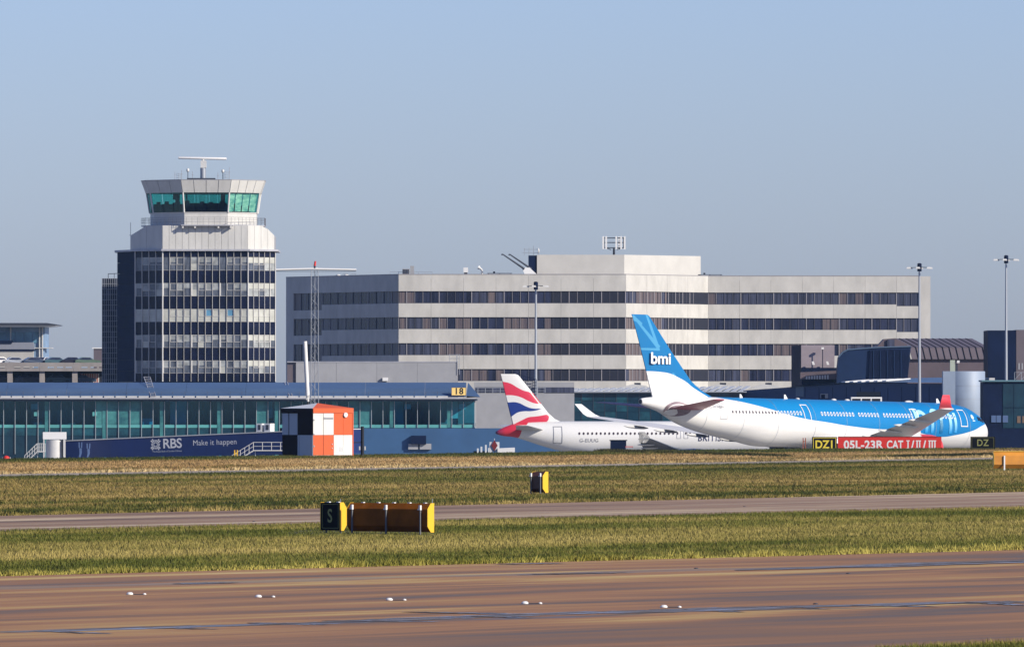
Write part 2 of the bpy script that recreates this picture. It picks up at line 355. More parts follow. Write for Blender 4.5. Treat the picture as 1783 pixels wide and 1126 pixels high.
# ------------------------------------------------------------------ terrain
CX = [-400, -44.6, -21.3, 0.5, 21.6, 49.5, 400]; CY = [760, 800, 842, 899, 964, 981, 1000]
def apron_z(x, y):
    a = -3.2 + np.clip((1120-y)*.015, 0, .9)
    return np.where(x > 10, a, -3.2)
def tz(x, y):
    yc = np.interp(x, CX, CY); t = np.clip((y-yc)/42, 0, 1); t = t*t*(3-2*t)
    return t*apron_z(x, y)
def grid_mesh(name, xs, ys, dz, m, keep=None):
    X, Y = np.meshgrid(xs, ys); Z = tz(X, Y) + dz
    nx, ny = len(xs), len(ys)
    v = np.stack([X.ravel(), Y.ravel(), Z.ravel()], 1).tolist()
    f = [(j*nx+i, j*nx+i+1, (j+1)*nx+i+1, (j+1)*nx+i) for j in range(ny-1) for i in range(nx-1) if keep is None or keep(ys[j])]
    me = bpy.data.meshes.new(name); me.from_pydata(v, [], f); me.materials.append(m)
    o = bpy.data.objects.new(name, me); C.objects.link(o); o['kind'] = 'structure'; return o
xs = [-9000, -3000, -800, -300] + list(np.arange(-150, 151, 5.)) + [300, 800, 3000, 9000]
ys = [-300, 100, 300, 500, 700] + list(np.arange(760, 1130, 5.)) + [1200, 1400, 2500, 6000, 12000, 30000]
grid_mesh('ground', xs, ys, 0, M_soil)
grid_mesh('apron', xs, [y for y in ys if 1045 <= y <= 2500], .03, M_apron)
def strip(name, a0, a1, b0, b1, z, m, ext=1.2):
    da = a1-a0; db = b1-b0
    p = [a0-da*ext, a1+da*ext, b1+db*ext, b0-db*ext]
    mb = MB(); N = 24
    for i in range(N+1):
        t = i/N; q = p[0].lerp(p[1], t); r = p[3].lerp(p[2], t); mb.v += [(q.x, q.y, z), (r.x, r.y, z)]
    for i in range(N): mb.f.append((2*i, 2*i+2, 2*i+3, 2*i+1)); mb.m.append(0); mb.sm.append(False)
    return mb.build(name, m, kind='structure')
dr = (RW1-RW0).normalized(); perp = Vector((dr.y, -dr.x, 0))
strip('runway', RW0+perp*160, RW1+perp*160, RW0, RW1, .012, M_runway, 2.5)
strip('taxiway', TN0, TN1, TF0, TF1, .012, M_taxi)
strip('service_road', RN0, RN1, RF0, RF1, .012, M_road, .5)
# wet tyre marks: long ragged slivers that fork off one dark line
def wet_mat():
    m = bpy.data.materials.new('wet_rubbered_asphalt'); m.use_nodes = True; n = m.node_tree; b = n.nodes['Principled BSDF']
    v = pos_xy_nodes(n, RWA); a = noise(n, v, 1, (.12, 3.0, 0), 5, .65); c = noise(n, v, 1, (.6, 1.2, 0), 4, .6)
    n.links.new(ramp(n, a, [(.38, (.075, .062, .055)), (.5, (.15, .13, .115)), (.62, (.30, .26, .22))]), b.inputs['Base Color'])
    w_ = math_n(n, 'MULTIPLY', math_n(n, 'SUBTRACT', math_n(n, 'ADD', math_n(n, 'MULTIPLY', a, .7), math_n(n, 'MULTIPLY', c, .4)), .52), 9, True)
    n.links.new(math_n(n, 'SUBTRACT', .75, math_n(n, 'MULTIPLY', w_, .5)), b.inputs['Roughness'])
    n.links.new(math_n(n, 'ADD', .06, math_n(n, 'MULTIPLY', w_, .34)), b.inputs['Specular IOR Level']); return m
M_wet = wet_mat(); mb = MB()
def sliver(x0, y0, x1, y1, th, z, n_=26):
    o = len(mb.v); rr = random.Random(int(x0*7+y0)); 
    for i in range(n_+1):
        t = i/n_; px = x0+(x1-x0)*t; py = y0+(y1-y0)*t + rr.uniform(-.25, .25); w_ = th*(math.sin(math.pi*min(1, t*1.02+.01))**.55)*rr.uniform(.6, 1.15)/2
        a_ = G(px, py-w_); b_ = G(px, py+w_); mb.v += [(a_.x, a_.y, z), (b_.x, b_.y, z)]
    for i in range(n_): mb.f.append((o+2*i, o+2*i+2, o+2*i+3, o+2*i+1)); mb.m.append(0); mb.sm.append(False)
for k_, q_ in enumerate(((-60, 1102, 330, 1093, 3.2), (40, 1099, 620, 1083, 5.0), (300, 1092, 760, 1079, 4.2), (560, 1083, 1000, 1068, 5.5), (760, 1075, 1180, 1062, 4.5), (960, 1069, 1420, 1058, 6.0), (1130, 1062, 1560, 1053, 4.5),
        (1330, 1057, 1640, 1052, 4.0), (1520, 1052, 1860, 1047, 4.5), (60, 1099, 200, 1104, 2.2), (250, 1093, 385, 1096, 1.8), (430, 1085, 575, 1088, 2.6), (560, 1081, 770, 1083, 1.8), (820, 1073, 930, 1076, 2.4), (1190, 1062, 1300, 1066, 2.6), (1340, 1056, 1450, 1061, 1.8),
        (1480, 1054, 1640, 1057, 2.2), (1680, 1049, 1800, 1055, 1.8), (120, 1101, 150, 1104, 1.5), (700, 1066, 920, 1070, 2.0), (300, 1017, 420, 1014.5, 2.0), (900, 1001, 1110, 997, 1.6), (1280, 993, 1860, 977, 4.2), (1500, 984, 1860, 975, 2.0), (420, 989, 640, 983, 1.5), (860, 983, 990, 981, 1.2))):
    sliver(*q_, z=.016+.0006*k_)
mb.build('wet_tyre_marks', M_wet, kind='stuff')
# painted and worn joints along the taxiway
def seam(a0, a1, b0, b1, wd, z, m, name):
    d = (b0-a0).normalized()
    return strip(name, a0, a1, a0+d*wd, a1+d*wd, z, m, 1.0)

# ------------------------------------------------------------------ grass blades
SIGN_FEET = [(G(558, 928).x, G(558, 928).y, 4.6), (G(923, 860).x, G(923, 860).y, 1.4), (G(1731, 819).x, G(1731, 819).y, 3.6)]
def grass(name, a0, a1, b0, b1, count, h, wd, m, blades=6, ext=.25, spread=.12, v0=0, v1=1, pw=1, clump=0):
    """tufts between line a (near) and line b (far)"""
    u = RNG.uniform(-ext, 1+ext, count); v = v0 + (v1-v0)*RNG.uniform(0, 1, count)**pw
    a0, a1, b0, b1 = [np.array(p[:2]) for p in (a0, a1, b0, b1)]
    A = a0 + (a1-a0)*u[:, None]; B = b0 + (b1-b0)*u[:, None]
    P = A + (B-A)*v[:, None]
    P = np.repeat(P, blades, 0); n = len(P)
    P = P + RNG.normal(0, spread, (n, 2))
    z = tz(P[:, 0], P[:, 1])
    th = RNG.uniform(0, 2*np.pi, n); ww = wd*RNG.uniform(.5, 1.3, n); hh = h*RNG.uniform(.45, 1.25, n)
    hh *= np.repeat(RNG.uniform(.6, 1.25, count), blades)
    for fx, fy, ln in SIGN_FEET:
        m_ = (np.abs((P[:, 1]-fy)+(P[:, 0]-fx)*.9) < 7) & (P[:, 0] > fx-1.2) & (P[:, 0] < fx+ln); hh[m_] *= .38
    if clump:
        Lm = np.linalg.norm(a1-a0); q_ = u*Lm; f_ = np.zeros(count)
        for wl, am in ((.35, .5), (.9, .8), (2.3, .8), (6.1, .7)): f_ += am*np.sin(q_*2*np.pi/wl + 3*np.sin(q_*1.7/wl))
        hh *= np.repeat(np.clip(.62+.33*f_*clump, .12, 1.5), blades)
    dx, dy = np.cos(th)*ww/2, np.sin(th)*ww/2
    lx, ly = RNG.normal(0, .4, n)*hh, RNG.normal(0, .4, n)*hh
    V = np.empty((n, 3, 3)); V[:, 0] = np.stack([P[:, 0]-dx, P[:, 1]-dy, z-.02], 1); V[:, 1] = np.stack([P[:, 0]+dx, P[:, 1]+dy, z-.02], 1)
    V[:, 2] = np.stack([P[:, 0]+lx, P[:, 1]+ly, z+hh], 1)
    me = bpy.data.meshes.new(name); me.vertices.add(3*n); me.vertices.foreach_set('co', V.ravel())
    me.loops.add(3*n); me.loops.foreach_set('vertex_index', np.arange(3*n)); me.polygons.add(n)
    me.polygons.foreach_set('loop_start', np.arange(n)*3); me.materials.append(m); me.update(calc_edges=True)
    return link(name, me, kind='stuff')
E5 = (RW0-RW1).normalized(); nin = Vector((-dr.y, dr.x, 0))
grass('grass', RW0, RW1, TN0, TN1, 90000, .13, .045, M_g1, ext=.4, v0=0.004, v1=.995)
grass('grass', RW0-nin*.1, RW1-nin*.1, RW0+nin*.9, RW1+nin*.9, 3000, .20, .05, M_gedge, blades=14, ext=.3, spread=.12, clump=1)
grass('grass', TF0, TF1, RN0, RN1, 95000, .15, .075, M_g2, ext=.3, spread=.2, v0=.004, v1=.998)
tn = (TF0-TN0).normalized()
grass('grass', TF0, TF1, TF0+tn*3, TF1+tn*3, 4000, .21, .07, M_gedge2, blades=10, ext=.3, spread=.2, clump=1)
rn_ = (RF0-RN0).normalized()
grass('grass', RF0, RF1, RF0+rn_*3, RF1+rn_*3, 4500, .24, .10, M_gedge3, blades=10, ext=.3, spread=.2, clump=1)
CR0 = Vector((-60, 850, 0)); CR1 = Vector((70, 1040, 0))
grass('grass', RF0, RF1, Vector((-43.0, 825, 0)), Vector((53, 1015, 0)), 90000, .17, .12, M_g3, ext=.35, spread=.3, v0=.004)
def up(v): return v
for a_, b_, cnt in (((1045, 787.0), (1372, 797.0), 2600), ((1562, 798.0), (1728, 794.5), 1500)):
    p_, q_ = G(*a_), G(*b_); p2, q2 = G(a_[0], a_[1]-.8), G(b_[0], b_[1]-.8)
    grass('shadow_line_grass', p_, q_, p2, q2, cnt, .30, .12, M_gshade, blades=8, ext=0, spread=.3)  # tall dark tufts paint a shadow line across the grass
grass('grass', G(1590, 1128), G(1783, 1119.5), G(1590, 1160), G(1783, 1155), 3000, .12, .03, M_g1, ext=.3, spread=.1)

hz = MB(); hz.box(-700, 700, -60, 2600, -4.4, 47)
hm = bpy.data.materials.new('air'); hm.use_nodes = True; hn = hm.node_tree; hn.nodes.remove(hn.nodes['Principled BSDF'])
pv = hn.nodes.new('ShaderNodeVolumePrincipled'); pv.inputs['Color'].default_value = (.40, .65, 1.0, 1); pv.inputs['Density'].default_value = 2.6e-5; pv.inputs['Anisotropy'].default_value = 0.1
hn.links.new(pv.outputs[0], hn.nodes['Material Output'].inputs['Volume'])
hz.build('haze', hm, kind='stuff')

# ================================================================== OFFICE BLOCK
AZ = -3.2                                              # apron level
def face_px(pl, sl, pr, sr):
    a = W(pl, 700, sl); b = W(pr, 700, sr); return Face((a.x, a.y), (b.x, b.y))
sL, sR = 11.41, 11.27
fA = face_px(498, 11.15, 694, sL); fB = face_px(694, sL, 1090, sL); fC = face_px(1090, sL, 1233, sR); fD = face_px(1233, sR, 1600, sR)
office = thing('office_block', 'long five storey office block with beige bands and dark window strips behind the aircraft', 'office building', (0, fB.A.y+20, AZ))
ZR = EYE + (700-478)/sL
strips = [(EYE+(700-a)/sL, EYE+(700-b)/sL) for a, b in ((506.8, 528), (552, 572.8), (597.2, 618.2), (642.2, 663.2))]
mb = MB()
back = fD.B + Vector((0, 26)); cin = .35
def off(f, t, n): p = f.P(t, n, 0); return (p.x, p.y)
ring = [off(fA, .2, -cin), off(fB, .1, -cin), off(fC, -.1, -cin), off(fD, .2, -cin), (fD.B.x+1.7, fD.B.y+cin), (fD.B.x+1.7, fD.B.y+24), (fA.A.x+.4, fD.B.y+40)]
mb.prism([(x, y, AZ) for x, y in ring], [(x, y, ZR-.6) for x, y in ring], 0, 1)
mb.build('core_wall', [M_core, M_roofing], office)
mm = MB(); mmp = MB()
def bands(f, s0, s1, rows, zt=ZR, zb=AZ, pitch=4.91):
    """beige spandrel panels above, between and below the window rows"""
    edges = [zt] + [z for r in rows for z in r] + [zb]
    n = max(1, round((s1-s0)/pitch)); st = (s1-s0)/n
    for k in range(0, len(edges), 2):
        for i in range(n):
            f.piece('spandrel_panel', office, s0+i*st+.012, s0+(i+1)*st-.012, 0, .3, edges[k+1], edges[k], M_conc)
def panes(f, s0, s1, rows, pitch, group=4, gm=None, offset=0, pale=.2):
    n = max(1, round((s1-s0)/pitch)); st = (s1-s0)/n
    for z1, z0 in rows:
        for i in range(n):
            g = (i+offset)//group
            if i == 0 or (i+offset) % group == 0: rg = random.random()
            r = rg if random.random() < .7 else random.random(); m = M_bglass[0] if r < .42 else M_bglass[1] if r < 1-pale else M_bglass[2]
            if gm is not None: m = M_bglass[gm if random.random() < .8 else 1]
            f.piece('window_pane', office, s0+i*st+.03, s0+(i+1)*st-.03, -.2, .08, z0+.04, z1-.04, m)
            big = (i+offset) % group == 0
            f.box(mmp if (big or random.random() < .3) else mm, s0+i*st-(.06 if big else .03), s0+i*st+(.06 if big else .03), -.22, -.1, z0, z1)
        f.box(mm, s0, s1, -.24, -.08, z0-.0, z0+.05); f.box(mm, s0, s1, -.24, -.08, z1-.06, z1)
sh = 1-.018
# shadowed left face, with the taller bay at its left end
LA = fA.L
bands(fA, 0, LA, [], ZR, strips[0][0]); 
bayA = fA.s(511), fA.s(560)
def bandsA():
    rows = strips[:3]
    for s0, s1, ex in ((bayA[1], LA-.0, 0), (bayA[0], bayA[1], .8)):
        ed = []
        for a, b in rows: ed += [a, b-ex]
        for k in range(1, len(ed)-1, 2):
            n = max(1, round((s1-s0)/5)); st = (s1-s0)/n
            for i in range(n): fA.piece('spandrel_panel', office, s0+i*st+.01, s0+(i+1)*st-.01, 0, .3, ed[k+1], ed[k], M_conc)
        n = max(1, round((s1-s0)/5)); st = (s1-s0)/n
        for i in range(n): fA.piece('spandrel_panel', office, s0+i*st+.01, s0+(i+1)*st-.01, 0, .3, AZ, ed[-1], M_conc)
        panes(fA, s0, s1, [(a, b-ex) for a, b in rows], 2.6, 3, pale=.08)
    fA.piece('spandrel_panel', office, 0, bayA[0]-.01, 0, .3, AZ, strips[0][0]-.01, M_conc)
bandsA()
bands(fB, 0, fB.L, strips); panes(fB, 0, fB.L, strips, 1.225, 4, offset=3, pale=.33)
bands(fC, 0, fC.L, strips, pitch=6); panes(fC, 0, fC.L, strips, .95, 2, gm=2, pale=.9)
e = fD.s(1561)
bands(fD, 0, e, strips); panes(fD, 0, e, strips, 1.24, 4, pale=.12)
tall = [(strips[0][0], EYE+(700-533)/sR), (strips[1][0], EYE+(700-578)/sR)]
bands(fD, e, fD.L, tall); panes(fD, e, fD.L, tall, 1.1, 5, gm=1)
fD.piece('end_wall', office, fD.L+.01, fD.L+1.78, .02, .5, AZ, ZR-.02, M_conc)
mm.build('dark_mullions', M_mull, office, kind='stuff'); mmp.build('pale_mullions', M_mull_pale, office, kind='stuff')
mb = MB()
for f in (fA, fB, fC, fD): f.box(mb, 0, f.L-.02, -.33, .04, ZR+.004, ZR+.10)
mb.build('parapet_coping', M_mull_pale, office)
# roof-top plant room
zp0, zp1 = ZR-.5, EYE+(700-443.5)/11.36
g1 = face_px(935, 11.36, 1087, 11.36); g2 = face_px(1087, 11.36, 1220, 11.25)
mb = MB(); r = [(g1.A.x, g1.A.y), (g1.B.x, g1.B.y), (g2.B.x, g2.B.y), (g2.B.x, g2.B.y+8), (g1.A.x, g1.A.y+18)]
mb.prism([(x, y, zp0) for x, y in r], [(x, y, zp1) for x, y in r], 0, 1); mb.build('plant_room', [M_conc2, M_roofing], office)
mb = MB(); g1.box(mb, -1.3, -.02, -9, -.2, zp0, zp1-.1); mb.build('plant_room_annex', M_navy, office)

def pole(mb, x, y, z0, z1, r=.05, n=6): mb.tube((x, y, z0), (x, y, z1), r, n=n)
# things on the office roof
def roof_thing(name, label, cat, px, s, zb, fn, m):
    p = W(px, 700, s); t = thing(name, label, cat, (p.x, p.y, zb)); fn(t, p.x, p.y, zb); return t
def f_array(t, x, y, z):
    mb = MB(); pole(mb, x, y, z, z+1.1, .18); 
    for zz in (1.2, 2.0, 2.7):
        q = [(x-1.5, y-1.0, z+zz), (x+1.5, y-1.0, z+zz), (x+1.5, y+1.2, z+zz), (x-1.5, y+1.2, z+zz), (x-1.5, y-1.0, z+zz)]
        mb.path(q, .05)
    for a, b in ((-1.5, -1), (1.5, -1), (1.5, 1.2), (-1.5, 1.2)): mb.tube((x+a*.3, y+b*.3, z+.9), (x+a, y+b, z+1.25), .05); pole(mb, x+a, y+b, z+1.1, z+2.8, .06)
    mb.build('frame', M_dark, t)
    for a, b in ((-1.65, -1.1), (-1.2, -1.2), (.35, -1.2), (.8, 1.3), (1.1, -1.2), (1.65, -1.0), (1.65, .9), (-1.65, .9)):
        mb = MB(); mb.box(x+a-.13, x+a+.13, y+b-.08, y+b+.08, z+.95, z+2.95); mb.build('antenna_panel', M_white, t)
roof_thing('mobile_phone_antenna_array', 'cluster of white phone antenna panels on a frame on top of the plant room', 'antenna', 1069, 11.3, zp1, f_array, 0)
def f_davit(t, x, y, z):
    mb = MB(); mb.prism([(x-.5, y-1, z), (x+1.5, y-1, z), (x+1.5, y+1, z), (x-.5, y+1, z)], [(x-1.0, y-.8, z+1.2), (x+.2, y-.8, z+1.2), (x+.2, y+.8, z+1.2), (x-1.0, y+.8, z+1.2)])
    mb.build('winch_body', M_white, t)
    for dx, dy in ((0, -.9), (1.1, .9)):
        mb = MB(); mb.tube((x-.6+dx, y+dy, z+1.0), (x-4.0+dx, y+dy, z+3.3), .16, .09); mb.tube((x-4.0+dx, y+dy, z+3.3), (x-4.0+dx, y+dy, z+3.1), .14)
        mb.build('jib', M_dark, t)
roof_thing('facade_cleaning_cradle_crane', 'white roof crane with two dark jibs pointing up left beside the plant room', 'crane', 920, 11.38, ZR-.1, f_davit, 0)
def f_mastrack(t, x, y, z):
    mb = MB()
    for a in (-1.3, -.6, 0.1, .8): pole(mb, x+a, y, z, z+1.2+.5*math.sin(a*5), .04)
    mb.tube((x-1.3, y, z+.9), (x+.8, y, z+.9), .03); mb.tube((x-1.6, y, z+.4), (x+.8, y, z+.4), .03)
    mb.build('poles', M_steel, t)
    mb = MB(); rr = []
    for k, (r_, d_) in enumerate(((.05, 0), (.35, -.08), (.5, -.2))): rr.append([(x+.9+d_+.1, y+r_*math.cos(a), z+.7+r_*math.sin(a)) for a in [i*math.pi/5 for i in range(10)]])
    mb.loft(rr); mb.build('dish', M_offw, t)
roof_thing('aerial_rack', 'rack of thin aerials and a small dish on the dark end of the plant room', 'antenna', 928, 11.37, zp1-.1, f_mastrack, 0)
def f_vents(t, x, y, z):
    mb = MB(); mb.box(x-1.0, x+.1, y-.6, y+.6, z, z+1.0); mb.box(x+.2, x+.8, y-.5, y+.5, z, z+1.45); mb.build('cabinet', M_greywall, t)
    mb = MB(); [mb.box(x-.9+.25*i, x-.75+.25*i, y-.66, y-.61, z+.15, z+.9) for i in range(4)]; mb.build('louvre', M_dark, t)
    mb = MB(); mb.tube((x-2.9, y, z+.5), (x+3.6, y, z+.5), .03); [pole(mb, x+a, y, z, z+.5, .03) for a in (-2.9, -1.6, 1.5, 2.5, 3.6)]; mb.build('guard_rail', M_steel, t)
roof_thing('rooftop_cabinets', 'grey louvred cabinets with a thin rail above the corner of the shaded face', 'roof plant', 712, 11.3, ZR+.08, f_vents, 0)
def f_vent(t, x, y, z):
    mb = MB(); mb.box(x-.35, x+.35, y-.3, y+.3, z+.35, z+1.1); mb.build('hood', M_white, t)
    mb = MB(); mb.box(x-.25, x+.25, y-.2, y+.2, z, z+.35); mb.build('base', M_dark, t)
roof_thing('white_roof_vent', 'small white box vent on the roof, left of the bent one', 'roof vent', 811, 11.35, ZR+.08, f_vent, 0)
def f_vent2(t, x, y, z):
    mb = MB(); mb.path([(x+.2, y, z), (x+.2, y, z+.7), (x-.2, y, z+1.1)], .16, 8); mb.build('duct', M_offw, t)
    mb = MB(); mb.tube((x-.15, y, z+1.05), (x-.4, y, z+1.15), .28, n=10); mb.build('cowl', M_white, t)
roof_thing('bent_roof_vent', 'bent white pipe vent on the roof, right of the box vent', 'roof vent', 837, 11.35, ZR+.08, f_vent2, 0)
def f_dome(t, x, y, z):
    mb = MB(); mb.loft([[(x+r_*math.cos(a), y+r_*math.sin(a), z+h_) for a in [i*math.pi/5 for i in range(10)]] for r_, h_ in ((.45, 0), (.42, .2), (.28, .38), (.05, .45))]); mb.build('dome', M_offw, t)
    mb = MB(); mb.path([(x+.7, y, z), (x+.7, y, z+.5), (x+1.5, y, z+.5), (x+1.5, y, z)], .035); mb.build('rail_hoop', M_steel, t)
for px_, lb in ((589, 'small white roof dome over the shaded face, left of two'), (603, 'small white roof dome over the shaded face, right of two')):
    roof_thing('roof_dome', lb, 'roof vent', px_, 11.22, ZR-.05, f_dome, 0)['group'] = 'white domes on the office roof'
def f_plat(t, x, y, z):
    mb = MB(); mb.box(x-1.9, x+1.9, y-.5, y+.5, z+.12, z+.2); mb.box(x-1.0, x-.7, y-.3, y+.3, z+.2, z+.45); [mb.box(x+a-.05, x+a+.05, y-.3, y+.3, z, z+.12) for a in (-1.7, 0, 1.7)]; mb.build('tray', M_dark, t)
roof_thing('cable_tray', 'low dark cable tray on the roof edge left of the roof crane', 'roof plant', 870, 11.37, ZR+.1, f_plat, 0)
roof_thing('cable_tray', 'low dark cable tray on the roof just right of the bright plant room', 'roof plant', 1236, 11.25, ZR+.1, f_plat, 0)

# pale link building in front of the office block
p0 = face_px(500, 12.1, 797, 12.1)
t = thing('link_building', 'plain pale grey windowless building below the shaded office face', 'building', (p0.P(0, 0, 0).x, p0.A.y, AZ))
zt = EYE+(700-630.5)/12.1
for i in range(4):
    st = p0.L-1.25; mbx = p0.piece('wall_panel', t, 1.25+i*st/4+.015, 1.25+(i+1)*st/4-.015, 0, .3, AZ, zt, M_greywall)
mb = MB(); p0.box(mb, .0, p0.L-.02, -10, -.31, AZ, zt-.05); mb.build('core_wall', M_brown2, t)
mb = MB(); p0.box(mb, -.02, p0.L+.02, -.4, .06, zt+.003, zt+.12); mb.build('coping', M_gutter, t)
mb = MB(); cx = p0.s(671); p0.box(mb, cx-.4, cx+.4, .1, .5, EYE+(700-663)/12.1, EYE+(700-657)/12.1); mb.build('flood_light', M_white, t)
mb = MB(); cx = p0.s(789)
for dx in (-.55, .5):
    mb.tube(p0.P(cx+dx, -1, zt), p0.P(cx+dx, -1, zt+1.15), .035)
for zz in (.55, 1.1): mb.tube(p0.P(cx-.6, -1, zt+zz), p0.P(cx+.95, -1, zt+zz), .035)
mb.tube(p0.P(cx+.9, 0.1, zt-1.8), p0.P(cx+.9, 0.1, zt+1.15), .035); mb.tube(p0.P(cx+.6, 0.1, zt-1.8), p0.P(cx+.6, 0.1, zt+1.15), .035)
mb.build('roof_ladder', M_steel, t)

# ================================================================== CONTROL TOWER
sT = 11.87; TY = F/sT
def tx(px): return (px-891.5)/sT
tower = thing('control_tower', 'octagonal air traffic control tower with green glazed cab and banded office floors', 'control tower', (tx(355), TY+10, AZ))
q = [tx(283), tx(432)]; dR, dL = 3.9, 4.2
T = [(q[0], TY), (q[1], TY), (q[1]+dR, TY+dR), (q[1]+dR, TY+17), (q[1], TY+21), (q[0], TY+21), (q[0]-dL-3, TY+17), (q[0]-dL-2.9, TY+dL+6.5), (q[0]-dL, TY+dL)]
tf = Face(T[0], T[1]); tr = Face(T[1], T[2]); tl = Face(T[8], T[0]); tll = Face(T[7], T[8])
def zt_(py): return EYE+(700-py)/sT
Z0 = zt_(437)
mb = MB()
def inset(ring, d):
    cx = sum(p[0] for p in ring)/len(ring); cy = sum(p[1] for p in ring)/len(ring)
    return [(x+(cx-x)*d/math.hypot(cx-x, cy-y), y+(cy-y)*d/math.hypot(cx-x, cy-y)) for x, y in ring]
ri = inset(T, .35)
mb.prism([(x, y, AZ) for x, y in ri], [(x, y, Z0) for x, y in ri]); mb.build('core_wall', M_tdark, tower)
rows = [(447.3, 470.5), (492.3, 515.4), (537.5, 560), (582.4, 604.8), (627, 649.5)]
fins = MB()
def frame(mb, f, s0, s1, z0, z1, n0, n1, wd):
    f.box(mb, s0, s1, n0, n1, z0, z0+wd); f.box(mb, s0, s1, n0, n1, z1-wd, z1)
    f.box(mb, s0, s0+wd, n0, n1, z0+wd, z1-wd); f.box(mb, s1-wd, s1, n0, n1, z0+wd, z1-wd)
tfr = MB()
for fi, (f, n) in enumerate(((tf, 12), (tr, 5), (tl, 4))):
    st = f.L/n
    for i in range(n):
        s0, s1 = i*st+.04, (i+1)*st-.04
        ys_ = [(437, 447.3)] + [(a, b) for a, b in zip([r_[1] for r_ in rows], [r_[0] for r_ in rows[1:]] + [664])]
        for a, b in ys_: f.piece('spandrel_panel', tower, s0, s1, -.12, .1, zt_(b)+.02, zt_(a)-.02 if a != 437 else zt_(a), M_tdark)
        for k, (a, b) in enumerate(rows):
            z0, z1 = zt_(b)+.03, zt_(a)-.03; H = z1-z0
            pr = random.random()
            if k == 2: top, low, fr = (M_tblind2, M_tblind2, 1) if not (fi == 0 and i in (6, 9)) else (M_tblue, M_tblind2, .55)
            elif fi == 1: top, low, fr = M_tblind2, (M_tblind if pr < .6 else M_tgrey), .45
            elif pr < .58: top, low, fr = M_tblind, M_tgrey, random.choice((.4, .55, .62))
            elif pr < .85: top, low, fr = M_tgrey, M_tgrey, .5
            else: top, low, fr = M_tblind, M_tblind2, .5
            if fr < 1:
                f.piece('window_pane', tower, s0, s1, -.1, .08, z0, z0+H*(1-fr)-.01, low)
                f.piece('window_pane', tower, s0, s1, -.1, .08, z0+H*(1-fr)+.01, z1, top)
            else: f.piece('window_pane', tower, s0, s1, -.1, .08, z0, z1, top)
            if pr < .35 and k != 1 or (i % 4 in (1, 2)): frame(tfr, f, s0+.05, s1-.02, z0+H*.42, z1-.03, -.1, -.03, .055)
            if i % 4 == 0 and k in (1, 3, 4): f.box(tfr, s0, s0+.16, -.1, -.04, z0, z1)
            f.box(tfr, s0, s1, -.1, -.06, z0-.03, z0+.0)
    for i in range(n+1):
        wd = .05 if i not in (0, n) else .11
        mbf = MB(); f.box(mbf, i*st-wd/2, i*st+wd/2, -.1, .05, zt_(664), Z0-.003); mbf.build('mullion_fin', M_twhite, tower)
tfr.build('opening_light_frames', M_twhite, tower, kind='stuff')
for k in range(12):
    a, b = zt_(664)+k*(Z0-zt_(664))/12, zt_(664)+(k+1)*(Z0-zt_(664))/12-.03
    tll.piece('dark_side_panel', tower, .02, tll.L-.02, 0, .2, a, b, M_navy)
mb = MB(); f = tf; f.box(mb, -4.3, f.L+3.95, -3, -.4, AZ, zt_(664)-.01); mb.build('lower_storey', M_tdark, tower)
# eave slab
mb = MB()
def scale_ring(ring, k, c=None):
    cx, cy = c if c else (sum(p[0] for p in ring)/len(ring), sum(p[1] for p in ring)/len(ring))
    return [(cx+(x-cx)*k, cy+(y-cy)*k) for x, y in ring]
rs = scale_ring(T, 1.035)
mb.prism([(x, y, Z0) for x, y in rs], [(x, y, Z0+.28) for x, y in rs]); mb.build('eave_slab', M_gutter, tower)
# upper drum with vertical cladding panels
Z1, Z2, Z3 = Z0+.28, zt_(409), zt_(392.5)
U = [(q[0], TY+.05), (q[1]-.05, TY+.05), (q[1]+dR-.15, TY+dR), (q[1]+dR-.15, TY+16.5), (q[1], TY+20), (q[0], TY+20), (q[0]-dL-.7, TY+16), (q[0]-dL-.7, TY+dL+.4)]
cxT = tx(358)
Ui = inset(U, .12)
mid = [(x, y, Z2) for x, y in Ui]; topr = [(cxT+(x-cxT)*(.74 if abs(x-cxT) > 9 else 1), y, Z3) for x, y in Ui]
mb = MB(); mb.loft([[(x, y, Z1) for x, y in Ui], mid, topr], smooth=False); mb.build('drum_core', M_greywall, tower)
uf = Face(U[0], U[1]); ur = Face(U[1], U[2]); ul = Face(U[7], U[0])
for i in range(13): st = uf.L/13; uf.piece('cladding_panel', tower, i*st+.02, (i+1)*st-.02, .0, .1, Z1+.003, Z3, M_tpanel)
def slope_panel(f, s0, s1, za0, za1, name='cladding_panel'):
    mb = MB(); f.poly(mb, [(s0+.02, Z1+.003), (s1-.02, Z1+.003), (s1-.02, za1), (s0+.02, za0)], -.1, 0); return mb.build(name, M_tpanel, tower)
def edge(t_): return Z3 if t_ < .62 else Z3+(Z2-Z3)*(t_-.62)/.38
for i in range(4): L = ur.L; slope_panel(ur, i*L/4, (i+1)*L/4, edge(i/4), edge((i+1)/4))
for i in range(2): L = ul.L; slope_panel(ul, i*L/2, (i+1)*L/2, edge(1-i/2), edge(1-(i+1)/2))
mb = MB(); mb.box(tx(229), tx(233), TY+4.8, TY+5.2, zt_(424), zt_(412)); mb.build('vent_opening', M_black, tower)
